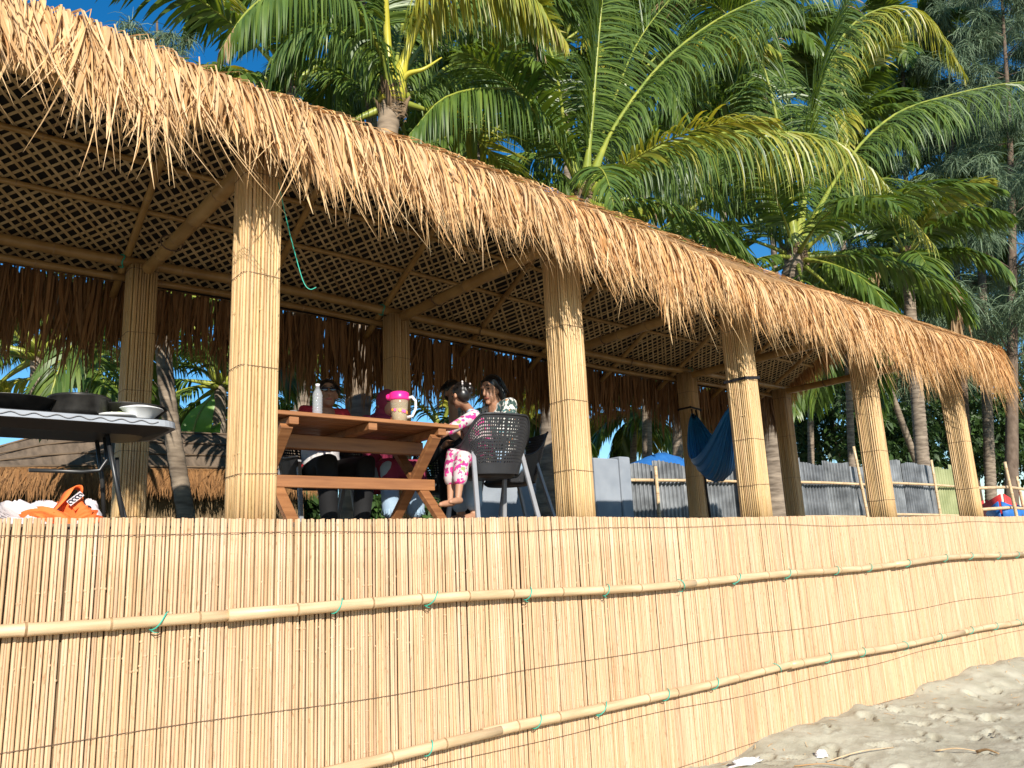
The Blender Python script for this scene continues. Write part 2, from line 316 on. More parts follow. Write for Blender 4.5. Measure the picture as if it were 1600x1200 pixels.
fl = tag(MB().box((-2.4, .10, FL-.06), (12.4, 3.1, FL-.004)).build('platform_floor', 'plank', smooth=False), 'low board floor of the shelter', 'floor', kind='structure')
for i in range(14):
    MB().box((-2.4, .10+i*.2145, FL-.003), (12.4, .10+i*.2145+.207, FL+.012)).build('board', 'plank', fl, smooth=False)

# ------------------------------------------------------------------ reed wall
WT = 1.955
wall = empty('reed_wall', (0, 0, 0), 0, 'long pale wall of upright reeds with two bamboo rails in front of the shelter', 'wall')
MB().box((-2.5, .045, -.4), (17, .075, WT-.05)).build('backing', 'backing', wall, smooth=False)
def reed_mesh(h, r, seed, n=7):
    rr = random.Random(seed); k = 9; pts = []; ra = []
    bx, by = rr.uniform(-.0018, .0018), rr.uniform(-.003, .003)
    for i in range(k):
        t = i/(k-1); pts.append((bx*math.sin(3.1*t)+rr.uniform(-.0007, .0007), by*math.sin(2.5*t), h*t)); ra.append(r*(1-.12*t)*(1+rr.uniform(-.05, .05)))
    b = MB().tube(pts, ra, n)
    for q in range(rr.randint(1, 3)):      # reed nodes
        z = rr.uniform(.1, .95)*h; b.tube([(0, 0, z-.006), (0, 0, z), (0, 0, z+.006)], [r*.9, r*1.16, r*.9], n, caps=False)
    return b.mesh('reed', 'reed')
WH = WT+.25
protos = [(reed_mesh(WH, r, i), r) for i, r in enumerate(np.linspace(.0068, .0112, 12))]
x = .22; reeds = []
def bulge(x): return .012*math.sin(x*1.3+.5)+.006*math.sin(x*4.1)
while x < 16.9:
    me, r = random.choice(protos); gap = random.choice([-.0004, 0, .0002, .0004, .0007, .001])
    if random.random() < .03: gap += random.uniform(.002, .005)
    x += r*.94+gap*.5; reeds.append((x, r, me)); x += r*.94+gap*.5
x = .22; left = []
while x > -2.45:
    me, r = random.choice(protos); x -= 2*r+.001; left.append((x+r, r, me))
allr = sorted(left+reeds, key=lambda q: q[0])
def reed_tf(x, r):
    return (x, .022+bulge(x)*.5+random.uniform(-.0025, .0025), -.25+random.uniform(-.003, .003)+.006*math.sin(x*1.9)), (random.uniform(-.002, .002), random.gauss(0, .0011)+.002*math.sin(x*2.3)*math.sin(x*.7)+.02*math.exp(-((x-9.5)/2.5)**2)*-1, random.uniform(0, 6.28))
near = [q for q in allr if .40 <= q[0]][:300]; ns_ = set(id(q) for q in near)
for q in near:
    o = link('reed', q[2], wall); l, e = reed_tf(q[0], q[1]); o.location = l; o.rotation_euler = e
b = MB(); fv, ff, ft = [], [], []; off = 0
cache = {}
for q in allr:
    if id(q) in ns_: continue
    me = q[2]
    if me.name not in cache:
        vv = np.empty(len(me.vertices)*3, np.float32); me.vertices.foreach_get('co', vv); cache[me.name] = (vv.reshape(-1, 3), [tuple(p.vertices) for p in me.polygons if len(p.vertices) == 4])
    vv, fc = cache[me.name]; l, e = reed_tf(q[0], q[1]); R = np.array(Matrix.Rotation(e[1], 3, 'Y') @ Matrix.Rotation(e[2], 3, 'Z'))
    fv.append(vv @ R.T+np.array(l)); ff.append(np.array(fc)+off); ft.append(np.full(len(vv), random.random())); off += len(vv)
tag(np_mesh('far_reeds', np.concatenate(fv), np.concatenate(ff), np.concatenate(ft), 'reed', wall, smooth=True), 'pale reeds standing side by side', kind='stuff')
def wob(x, s): return .008*math.sin(x*1.1+s)+.006*math.sin(x*2.7+2*s)
for z, s in ((WT-.085, 1), (.905, 2), (.43, 3.4), (.02, 5), (1.66, 7.7)):
    if z > 1.6 and z < 1.8: continue
    MB().tube([(x_, .006+bulge(x_)*.5+.0, z+wob(x_, s)*1.3) for x_ in np.arange(-2.4, 16.9, .15)], .0018, 5).build('wire', 'wire', wall)
def bamboo(pts, r, gap=.42, n=10, seed=0, cap=True):
    """a bamboo pole along pts with swollen nodes"""
    rr = random.Random(seed); P = [Vector(p) for p in pts]; L_ = [0]
    for a, c in zip(P, P[1:]): L_.append(L_[-1]+(c-a).length)
    def pos(s):
        for i in range(len(P)-1):
            if s <= L_[i+1] or i == len(P)-2: return P[i].lerp(P[i+1], (s-L_[i])/(L_[i+1]-L_[i]))
    s = rr.uniform(.1, gap); nodes = []
    while s < L_[-1]-.05: nodes.append(s); s += gap*rr.uniform(.8, 1.2)
    st = [(0, 1.0)]
    for q in nodes: st += [(q-.03, .97), (q-.006, 1.06), (q+.006, 1.09), (q+.03, .98)]
    st.append((L_[-1], 1.0)); st.sort()
    c = MB().tube([pos(max(0, min(L_[-1], q))) for q, _ in st], [r*k*(1-.15*q/L_[-1]) for q, k in st], n, cap)
    rings = [i for i in range(len(st)-1) if abs(st[i][1]-1.06) < .001]
    return c, rings
def pole(pts, r, name, m, parent, seed=0, gap=.42, nm='node', n=10):
    c, rings = bamboo(pts, r, gap, n, seed); o = c.build(name, m, parent); o.data.materials.append(M[nm])
    for i in rings:
        for j in range(n): o.data.polygons[i*n+j].material_index = 1
    return o
for z, s, cuts in ((1.425, 1.3, [-2.4, 1.72, 5.6, 9.2, 12.9, 16.8]), (.565, 4.1, [-2.4, .9, 3.4, 6.95, 10.6, 14, 16.8])):
    rails = []
    for i, (a, c) in enumerate(zip(cuts, cuts[1:])):
        pts = [(x_, -.030-(.012 if i % 2 else 0)+bulge(x_)*.5, z+.022*math.sin(x_*.55+s)+.012*math.sin(x_*1.7+s*2)-(.03 if x_ > 11 and z > 1 else 0)*(x_-11)/4) for x_ in np.arange(a-.10, c+.10, .22)]
        rails.append((a, c, pole(pts, .035 if z > 1 else .036, 'bamboo_rail', 'rail', wall, seed=int(z*100)+i), pts))
    x_ = .35
    while x_ < 16.5:          # green twine lashings
        a, c, ro, pts = [q for q in rails if q[0] <= x_ <= q[1]][0]
        zc = min(pts, key=lambda p: abs(p[0]-x_))[2]; yc = min(pts, key=lambda p: abs(p[0]-x_))[1]
        sg = random.choice([1, 1, 1, -1]); wdt = random.uniform(.05, .12); q = []
        for k in range(9):
            t = k/8; an = math.pi*(t*1.15-.07); q.append((x_+sg*wdt*(t-.5), yc-.040*math.sin(an), zc-.042*math.cos(an)))
        MB().tube(q, .0036, 6).build('twine', 'green_tie', ro)
        if random.random() < .45:
            MB().tube([q[0], (q[0][0]+sg*.02, yc-.01, zc-.055), (q[0][0]+sg*.05, yc+.012, zc-.06)], .0022, 5).build('twine', 'green_tie', ro)
        x_ += random.uniform(.62, 1.0)

# ------------------------------------------------------------------ shelter: posts, frame, lattice, thatch
sh = empty('beach_shelter', (0, 0, 0), 0, 'open bamboo beach shelter with reed wrapped posts and shaggy straw thatched roof', 'shelter')
PX = [-.82, 1.80, 4.43, 6.86, 9.40, 11.87]
def droop(x): return float(-.12*sstep(3, 8, x))
preed = []
for i, r in enumerate(np.linspace(.0095, .0125, 6)):
    me = reed_mesh(2.62, r, 50+i); me.materials.clear(); me.materials.append(M['reed_post']); preed.append((me, r))
def post(x, y, top, w=.225):
    e = bpy.data.objects.new('post', None); COL.objects.link(e); e.parent = sh; e.location = (x, y, FL-.05); e.rotation_euler = (0, 0, random.uniform(-.03, .03))
    h = top-FL+.05; rc = .035; hw = w/2
    MB().box((-hw+.014, -hw+.014, 0), (hw-.014, hw-.014, h-.01), bev=.03).build('core', 'bamboo', e)
    per = []; s = 0; straight = w-2*rc; total = 4*straight+2*math.pi*rc; 
    while s < total-.012:
        me, r = random.choice(preed); s += r; q = s % total; seg = straight+math.pi*rc/2; k = int(q//seg); u = q-k*seg
        if u < straight: p = (-hw+rc+u, -hw)
        else: a = (u-straight)/rc; p = (hw-rc+rc*math.sin(a), -hw+rc-rc*math.cos(a))
        for _ in range(k): p = (-p[1], p[0])
        o = link('reed', me, e); o.location = (p[0], p[1], random.uniform(-.004, .004)); o.scale = (1, 1, h/2.62); o.rotation_euler = (0, 0, random.uniform(0, 6.28)); s += r*random.uniform(.9, 1.1)
    rr = .012; ring = [(-hw-rr, -hw+rc), (-hw+rc*.3-rr, -hw+rc*.3-rr), (-hw+rc, -hw-rr), (hw-rc, -hw-rr), (hw-rc*.3+rr, -hw+rc*.3-rr), (hw+rr, -hw+rc), (hw+rr, hw-rc), (hw-rc*.3+rr, hw-rc*.3+rr), (hw-rc, hw+rr), (-hw+rc, hw+rr), (-hw+rc*.3-rr, hw-rc*.3+rr), (-hw-rr, hw-rc), (-hw-rr, -hw+rc)]
    for z in np.arange(random.uniform(.2, .5), h, random.uniform(.5, .64)):
        z += random.uniform(-.05, .05); sl_ = random.uniform(-.06, .06)
        MB().tube([(a, c, z+sl_*a+random.uniform(-.002, .002)) for a, c in ring], .0019, 5).build('wire', 'wire', e)
    return e
for x_ in PX:
    post(x_, .15, 4.36+droop(x_)); post(x_-.02, 2.80, 4.36+droop(x_), .215)
pos3 = (PX[3], .15)
def frame(name, pts, r, seed, gap=.45):
    o = pole(pts, r, name, 'bamboo', sh, seed, gap, n=9); return o
XR = np.arange(-2.3, 12.35, .73)
for yy, rr, nm_, dz in ((.15, .052, 'plate_beam', 0), (2.80, .052, 'plate_beam', 0), (2.96, .036, 'outer_purlin', -.10)):
    frame(nm_, [(x_, yy, 4.41+dz+droop(x_)+.012*math.sin(x_*1.7+yy)) for x_ in XR], rr, int(yy*10), .5)
SL = .577; RZ = 4.47
def roofz(y, x, off=0): return RZ+off+droop(x)+SL*((y-.15) if y < 1.475 else (2.80-y))
for y_ in (.45, .95, 2.0, 2.42):
    frame('purlin', [(x_, y_, roofz(y_, x_, .055)) for x_ in XR], .026, int(y_*100), .4)
frame('ridge_pole', [(x_, 1.475, roofz(1.475, x_, -.02)) for x_ in XR], .045, 5, .5)
for i, x_ in enumerate(PX[0:]):
    frame('tie_beam', [(x_+.02, -.1, 4.335+droop(x_)), (x_+.01, 1.5, 4.33+droop(x_)), (x_, 3.0, 4.335+droop(x_))], .062, 30+i, .5)
    MB().tube([(x_+.09*math.cos(a), 2.0, 4.335+droop(x_)+.068*math.sin(a)-.0) for a in np.linspace(0, 6.28, 13)], .006, 5).build('lashing', 'wire', sh)
    for xo in ((-.17,) if i in (0, 5) else (-.17, 1.15)):
        xx = x_+xo if xo < 0 else x_+xo
        if xx > 12.3: continue
        frame('rafter', [(xx, -.38, roofz(-.38, xx)), (xx, 1.50, roofz(1.474, xx, .01))], .034, 60+i)
        frame('rafter', [(xx+.02, 3.25, roofz(3.25, xx)), (xx+.02, 1.44, roofz(1.476, xx, -.03))], .034, 80+i)
# lashings on plate
for i, x_ in enumerate(np.arange(.3, 11.9, 1.31)):
    MB().tube([(x_+.012*math.sin(3*a), 2.80+.058*math.cos(a), 4.41+droop(x_)+.058*math.sin(a)+.012*math.sin(x_*1.7+2.8)) for a in np.linspace(0, 12.5, 24)], .0055, 5).build('lashing', 'green_tie' if i % 2 else 'wire', sh)
cs = math.cos(math.atan(SL))
for half in (0, 1):
    lp = bpy.data.objects.new('lattice_panel', None); COL.objects.link(lp); lp.parent = sh
    ang = math.atan(SL); Ls = 1.98; x0, x1 = -.7, 12.3
    # local frame: u along X, v up the slope; origin at the eave
    def P(u, v, h):
        yv = (-.22+v*cs) if half == 0 else (3.17-v*cs)
        return (u, yv, roofz(min(yv, 1.4749) if half == 0 else max(yv, 1.4751), u, .10+h))
    pitch = .103
    for d in (1, -1):
        c = x0-Ls if d > 0 else x0
        while c < (x1 if d > 0 else x1+Ls):
            a, e_ = (c, 0.0), (c+d*Ls, Ls)
            # clip in u
            def clip(p, q):
                (u0, v0), (u1, v1) = p, q; out = []
                t0, t1 = 0, 1
                for lim, sg in ((x0, 1), (x1, -1)):
                    f0, f1 = sg*(u0-lim), sg*(u1-lim)
                    if f0 < 0 and f1 < 0: return None
                    if f0 < 0: t0 = max(t0, f0/(f0-f1))
                    if f1 < 0: t1 = min(t1, f0/(f0-f1))
                return ((u0+(u1-u0)*t0, v0+(v1-v0)*t0), (u0+(u1-u0)*t1, v0+(v1-v0)*t1)) if t1-t0 > .05 else None
            j = random.uniform(-.015, .015); cl = clip((a[0]+j, a[1]), (e_[0]+j+random.uniform(-.035, .035), e_[1])); c += pitch
            if not cl or random.random() < .02: continue
            hgt = .006 if d > 0 else 0.0; wd = random.uniform(.0095, .012)*1.41; vs_ = []; nseg = 6
            for k in range(nseg+1):
                t = k/nseg; u = cl[0][0]*(1-t)+cl[1][0]*t; v = cl[0][1]*(1-t)+cl[1][1]*t
                for du, dh in ((-wd, .004), (-wd, 0), (-.003, 0), (0, .005), (.003, 0), (wd, 0), (wd, .004)): vs_.append(P(u+du, v, hgt+dh))
            fs_ = [(k*7+i, k*7+i+1, k*7+8+i, k*7+7+i) for k in range(nseg) for i in range(6)]
            MB().add(vs_, fs_).build('slat', 'slat', lp, smooth=False)
# added near-black sheet, painted shade for the lattice gaps; then the thatch mat
def profile_sheet(name, prof, m, closed=True):
    xs_ = np.arange(-2.5, 12.5, .36); n = len(prof); vs_ = [(x_, y_, z_+droop(x_)) for x_ in xs_ for y_, z_ in prof]
    fs_ = [(i*n+j, i*n+(j+1) % n, (i+1)*n+(j+1) % n, (i+1)*n+j) for i in range(len(xs_)-1) for j in range(n if closed else n-1)]
    if closed: fs_ += [tuple(range(n)), tuple(range(len(vs_)-1, len(vs_)-n-1, -1))]
    return MB().add(vs_, fs_).build(name, m, sh, smooth=False)
rz = lambda y, o: RZ+o+SL*((y-.15) if y < 1.475 else (2.80-y))
profile_sheet('gap_shade_sheet', [(-.30, rz(-.30, .125)), (1.475, rz(1.475, .125)), (3.22, rz(3.22, .125)), (3.22, rz(3.22, .135)), (1.475, rz(1.475, .137)), (-.30, rz(-.30, .135))], 'gap_shade')
profile_sheet('thatch_mat', [(-.33, rz(-.33, .14)), (1.475, rz(1.475, .145)), (3.25, rz(3.25, .14)), (3.30, rz(3.30, .20)), (3.2, rz(3.2, .24)), (1.475, rz(1.475, .245)), (-.20, rz(-.20, .235)), (-.34, rz(-.34, .19))], 'mat_thatch')
# thatch strands
EX = [-2.5, .65, 2, 4.1, 6.7, 9.3, 12.6]; EZ = [4.52, 4.49, 4.39, 4.33, 4.19, 4.23, 4.20]
BX = [-2.5, .5, 1.5, 2.6, 4, 5.15, 8.2, 10.6, 12.6]; BZ = [3.96, 3.96, 3.97, 3.93, 3.90, 3.74, 3.66, 3.67, 3.66]
def fringe(n, yoff, lscale, zlift, w0, w1, drift, spread, x0=-2.5, x1=12.42, ytop=.35):
    x = rng.uniform(x0, x1, n); clump = (vnoise(x*2.3, x*0, 3)-.5)*.55+(vnoise(x*7, x*0, 8)-.5)*.35
    ze = np.interp(x, EX, EZ)+.05*(vnoise(x*1.7, x*0, 5)-.5)+.03*(vnoise(x*6, x*0, 6)-.5)+zlift+rng.normal(0, .012, n); zb = np.interp(x, BX, BZ)
    L = (ze-zb)*np.clip(rng.normal(lscale, .22, n)*(1+.85*clump), .2, 1.65)
    y0 = ytop*rng.uniform(.1, 1, n); ye = -.36+yoff+rng.normal(0, .025, n)
    dr = (rng.normal(drift, spread, n)+.22*(vnoise(x*3.1, x*0, 11)-.5))*L; out = rng.normal(.06, .06, n)*L; curl = rng.normal(0, .10, n)*L
    k = 8; Pt = np.zeros((n, k, 3))
    T = [(-1, 0), (-.35, 0), (0, 0), (.12, 1), (.34, 1), (.58, 1), (.8, 1), (1, 1)]
    for i, (t, hang) in enumerate(T):
        if not hang:
            f = (t+1); yy = y0*(1-f)+ye*f; Pt[:, i] = np.stack([x-dr*.10*(1-f), yy, ze+SL*.9*(yy-ye)-.012*f], -1)
        else:
            Pt[:, i] = np.stack([x+dr*(t**1.25)+curl*max(0, t-.5)**2*2.2, ye-.05*min(1, t*6)-out*t, ze-.035-L*t*(1-.0*t)], -1)
    w = rng.uniform(w0, w1, n)[:, None]*np.array([.8, 1, 1, 1, .95, .8, .52, .07])[None]
    a = rng.normal(0, .55, n); sd_ = np.stack([np.cos(a), np.sin(a), 0*a], -1)[:, None].repeat(k, 1)
    tw = rng.normal(0, .6, n)[:, None]*np.linspace(0, 1, k)[None]
    sd_ = np.stack([np.cos(a[:, None]+tw), np.sin(a[:, None]+tw), .2*tw], -1); sd_ = unit(sd_)
    return strips(Pt, w, sd_, rng.random(n))
def merge(parts):
    V, Fq, T = [], [], []; o_ = 0
    for v, f, t in parts: V.append(v); Fq.append(f+o_); T.append(t); o_ += len(v)
    return np.concatenate(V), np.concatenate(Fq), np.concatenate(T)
V, Fq, T = merge([fringe(2900, .07, .55, -.05, .014, .038, .02, .08), fringe(2700, .03, .76, -.01, .010, .036, .08, .12), fringe(2400, 0, .88, .02, .006, .024, .15, .17), fringe(1000, -.03, 1.38, .03, .003, .012, .22, .28)])
nst = len(V)//16; fx = V.reshape(nst, 16, 3)[:, 4, 0]; pale = rng.random(nst) < np.clip(1.0-.065*fx, .2, .95)
for sel, m_, lab in ((pale, 'thatch_pale', 'pale dry straw hanging over the front eave'), (~pale, 'thatch', 'golden dry straw hanging over the front eave')):
    n_ = int(sel.sum()); bq = (np.arange(n_)*16)[:, None]+(np.arange(7)*2)[None]
    tag(np_mesh('thatch_fringe', V.reshape(nst, 16, 3)[sel].reshape(-1, 3), np.stack([bq, bq+1, bq+3, bq+2], -1).reshape(-1, 4), T.reshape(nst, 16)[sel].ravel(), m_, sh), lab, kind='stuff')
# wild stray strands poking up along the eave and on the roof slopes
def slope_strands(n, side):
    x = rng.uniform(-2.5, 12.4, n); ys_ = rng.uniform(0, 1.8, n); k = 5; L = rng.uniform(.4, .75, n); Pt = np.zeros((n, k, 3)); dx = rng.normal(0, .12, n)
    dz = np.array([droop(q) for q in x])
    for i in range(k):
        t = i/(k-1); s = np.maximum(ys_-L*t*cs, -.25 if side == 0 else -.2); yy = (s-.1) if side == 0 else (3.05-s)
        base = RZ+.235+SL*np.where(yy < 1.475, yy-.15, 2.80-yy); Pt[:, i] = np.stack([x+dx*t, yy, base+dz+rng.uniform(0, .03, n)+.02*math.sin(3*t)], -1)
    w = rng.uniform(.012, .03, n)[:, None]*np.array([.7, 1, 1, .8, .1])[None]; a = rng.normal(0, .3, n)
    return strips(Pt, w, np.stack([np.cos(a), np.sin(a), 0*a], -1)[:, None].repeat(k, 1), rng.random(n))
V, Fq, T = merge([slope_strands(3000, 0), slope_strands(2200, 1)])
tag(np_mesh('thatch_slope', V, Fq, T, 'thatch', sh), 'dry straw laid over the roof slopes', kind='stuff')
def rear_fringe(n):
    x = rng.uniform(-2.5, 12.5, n); k = 6; L = np.clip(rng.normal(.62, .13, n)*(1+.5*(vnoise(x*2.9, x*0, 21)-.5)), .25, 1.0); Pt = np.zeros((n, k, 3)); dx = rng.normal(0, .07, n)
    y0 = 3.22+rng.uniform(0, .14, n); z0 = 4.33+np.array([droop(q) for q in x])+rng.uniform(-.03, .06, n)
    for i in range(k): t = i/(k-1); Pt[:, i] = np.stack([x+dx*t**1.4, y0+.05*t, z0-L*t], -1)
    w = rng.uniform(.010, .03, n)[:, None]*np.array([1, 1, .95, .85, .6, .08])[None]; a = rng.normal(0, .6, n)
    return strips(Pt, w, np.stack([np.cos(a), np.sin(a), 0*a], -1)[:, None].repeat(k, 1), rng.random(n))
V, Fq, T = rear_fringe(5200)
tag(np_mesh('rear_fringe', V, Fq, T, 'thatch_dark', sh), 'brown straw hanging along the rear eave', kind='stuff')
def end_fringe(n):
    s = rng.uniform(-.42, 3.3, n); k = 6; L = np.clip(rng.normal(.62, .14, n), .3, 1.1)*np.where(s < .2, 1, .6); Pt = np.zeros((n, k, 3)); dy = rng.normal(0, .06, n); out = rng.uniform(.05, .2, n); x = 12.36+rng.normal(0, .06, n)
    z0 = RZ+.26+SL*np.where(s < 1.475, s-.15, 2.80-s)-.12+rng.uniform(-.04, .03, n)
    for i in range(k): t = i/(k-1); Pt[:, i] = np.stack([x+out*math.sin(1.5*t), s+dy*t, z0-L*max(0, t-.1)], -1)
    w = rng.uniform(.010, .026, n)[:, None]*np.array([1, 1, .95, .85, .6, .08])[None]; a = rng.normal(1.2, .6, n)
    return strips(Pt, w, np.stack([np.cos(a), np.sin(a), 0*a], -1)[:, None].repeat(k, 1), rng.random(n))
V, Fq, T = end_fringe(2200)
tag(np_mesh('end_fringe', V, Fq, T, 'thatch', sh), 'straw hanging over the end of the roof', kind='stuff')
# ------------------------------------------------------------------ palms and trees
def leaflets(R, upref, Lmax, hang, nleaf, wmax, s0, alpha=(28, 62), seed=0, ragged=.12):
    g = np.random.default_rng(seed); n = len(R); tg = unit(np.gradient(R, axis=0)); s = np.linspace(s0, .995, nleaf)
    f = s*(n-1); i = np.minimum(f.astype(int), n-2); u = (f-i)[:, None]
    B = R[i]*(1-u)+R[i+1]*u; Tn = unit(tg[i]*(1-u)+tg[i+1]*u); upv = np.broadcast_to(np.asarray(upref, float), Tn.shape)
    Sd = unit(np.cross(Tn, upv)); Nm = unit(np.cross(Sd, Tn)); out = []
    q = (s-s0)/(1-s0); prof = np.clip(.55+1.0*q, 0, 1)*np.clip(1.55-1.25*q**1.6, .3, 1)
    for sg in (1, -1):
        al = np.radians(alpha[0]+(alpha[1]-alpha[0])*q**1.5)+g.normal(0, .09, nleaf)
        d = Sd*sg*np.cos(al)[:, None]+Tn*np.sin(al)[:, None]+Nm*(.22+g.normal(0, .10, nleaf))[:, None]; d = unit(d)
        L = Lmax*prof*g.uniform(1-ragged, 1+ragged, nleaf); hg = hang*g.uniform(.75, 1.25, nleaf)
        k = 5; P = np.zeros((nleaf, k, 3)); cur = B+g.normal(0, .006, (nleaf, 3)); P[:, 0] = cur; dd = d.copy()
        for j in range(1, k):
            dd = unit(dd+np.array([0, 0, -1.0])*(hg*(.45+.5*j/k))[:, None]); cur = cur+dd*(L/(k-1))[:, None]; P[:, j] = cur
        w = wmax*g.uniform(.75, 1.15, nleaf)[:, None]*np.array([.55, 1, .95, .6, .04])[None]
        td = unit(np.gradient(P, axis=1)); bl = Tn[:, None]-td*np.sum(td*Tn[:, None], -1, keepdims=True)
        tw = g.normal(0, .5, nleaf)[:, None, None]; bl = unit(bl); bl = unit(bl+np.cross(td, bl)*tw)
        out.append(strips(P, w, bl, g.uniform(0, 1, nleaf)))
    return merge(out)
def make_frond(R, parent, m='frond', Lmax=.75, hang=.5, nleaf=70, wmax=.045, s0=.22, upref=(0, 0, 1), r0=.035, seed=0, alpha=(28, 62), rm='rachis', m2=None, thr=.5):
    V, Fq, T = leaflets(R, upref, Lmax, hang, nleaf, wmax, s0, alpha, seed)
    fm = None
    if m2:
        q_ = np.tile(np.linspace(0, 1, nleaf), 2); fm = np.repeat((q_+np.random.default_rng(seed+5).normal(0, .12, 2*nleaf) > thr).astype(int), 4)
    o = np_mesh('frond', V, Fq, T, m, parent, fmat=fm, mats=[m, m2] if m2 else None)
    n = len(R); MB().tube([tuple(q) for q in R], [r0*(1.9-1.2*min(1, i/4) if i < 4 else .7)*(1-.9*i/(n-1))+.004 for i in range(n)], 6).build('stalk', rm, o)
    return o
def arc(base, az, el, L, dr, n=16, bend=0):
    p = np.array(base, float); out = [p.copy()]
    for i in range(n-1):
        t = i/(n-1); e = el-dr*t**1.3; a = az+bend*t; p = p+np.array([math.cos(a)*math.cos(e), math.sin(a)*math.cos(e), math.sin(e)])*L/(n-1); out.append(p.copy())
    return np.array(out)
def make_trunk(path, r0, r1, m, parent, ring=.16, seed=0, n=12):
    C = catmull(path, 40); L = np.sum(np.linalg.norm(np.diff(C, axis=0), axis=1)); k = max(10, int(L/ring)*3); C = catmull(path, k); pts = []; ra = []
    for i, q in enumerate(C):
        t = i/(k-1); base = r0+(r1-r0)*t+.10*r0*math.exp(-t*14); ph = i % 3; pts.append(tuple(q)); ra.append(base*(1.0 if ph == 0 else (.955 if ph == 1 else .93)))
    return MB().tube(pts, ra, n).build('trunk', m, parent)
def palm(name, label, base, crown, r=(.20, .14), nf=14, L=3.2, seed=1, m='frond', tm='trunk', paths=(), group='coconut palms behind the shelter', nleaf=55, els=(80, -30), az0=0, lean=None, Lmax=.8, hangk=1.0, boots=True, wmax=.05, azr=None, dry=0):
    g = random.Random(seed); e = empty(name, tuple(base), 0, label, 'palm', group); bz = np.array(base, float); inv = lambda P: np.asarray(P)-bz
    cr = np.array(crown, float); mid = (bz*.45+cr*.55)+np.array(lean if lean is not None else (g.uniform(-.25, .25), g.uniform(-.2, .2), 0))
    make_trunk([inv(bz), inv(mid), inv(cr)], r[0], r[1], tm, e, seed=seed)
    cb = inv(cr)
    if boots:
        for i in range(9):
            a = i*2.4+seed; el = .7+.5*g.random(); p0 = cb+np.array([math.cos(a)*r[1]*.75, math.sin(a)*r[1]*.75, -.42+.04*i]); q = arc(p0, a, el+.35, .38*g.uniform(.6, 1.2), .3, 5)
            MB().tube([tuple(z) for z in q], [.05, .06, .045, .028, .010], 6).build('leaf_base', 'boot', e)
    if boots:
        n_ = 150; a_ = np.array([g.uniform(0, 6.28) for _ in range(n_)]); z_ = np.array([g.uniform(-.45, .15) for _ in range(n_)]); P_ = np.zeros((n_, 4, 3))
        for k in range(4): P_[:, k] = cb+np.stack([np.cos(a_+.25*k)*(r[1]*1.02+.02*k), np.sin(a_+.25*k)*(r[1]*1.02+.02*k), z_+.07*k-.02*k*k], -1)
        V_, F_, T_ = strips(P_, np.full((n_, 1), .03)*np.array([1, .9, .6, .1])[None], np.tile([0, 0, 1.0], (n_, 4, 1)), np.random.default_rng(seed).random(n_)); tag(np_mesh('crown_fibre', V_, F_, T_, 'boot', e), kind='stuff')
    for i, pd in enumerate(paths):
        R = catmull([cb+np.array([0, 0, -.12])]+[inv(q) for q in pd['p']], 22)
        make_frond(R, e, pd.get('m', m), pd.get('Lmax', Lmax)*1.25, pd.get('hang', .5)*(1.5 if pd.get('hang', .5) >= .9 else .9), int(pd.get('n', 85)*1.5), pd.get('w', wmax)*.72, pd.get('s0', .22)*.62, pd.get('up', (0, 0, 1)), pd.get('r', .045)*1.2, seed*100+i, pd.get('alpha', (28, 62)), pd.get('rm', 'rachis'), pd.get('m2', 'frond_dry'), pd.get('thr', .5 if 'm2' in pd else 1.08))
    for i in range(nf):
        t = (i+.5)/nf; a = az0+i*2.399963+g.uniform(-.2, .2)
        if azr: a = math.radians(azr[0]+(azr[1]-azr[0])*((i*.618) % 1))
        el = math.radians(els[0]+(els[1]-els[0])*t+g.uniform(-8, 8)); dr = math.radians(50+45*t+g.uniform(-12, 12)); l = L*g.uniform(.85, 1.1)*(1-.12*abs(t-.4))
        R = arc(cb+np.array([math.cos(a)*.06, math.sin(a)*.06, -.05-.2*t]), a, el, l, dr, 16, g.uniform(-.2, .2))
        up = (0, 0, 1) if el < 1.15 else (-math.cos(a), -math.sin(a), .6)
        mm = 'frond_dry' if i >= nf-dry else ('frond_yellow' if (m == 'frond' and g.random() < .12) else m)
        make_frond(R, e, mm, Lmax*g.uniform(.9, 1.1), hangk*(.28+.5*t), nleaf, wmax, .2, up, .04, seed*37+i)
    return e
def gp(x, y, Y, z=TZ): p = at(x, y, Y); p[2] = z; return p
A3 = lambda Y, *pts: [at(x, y, Y+(q[0] if q else 0)) for x, y, *q in pts]
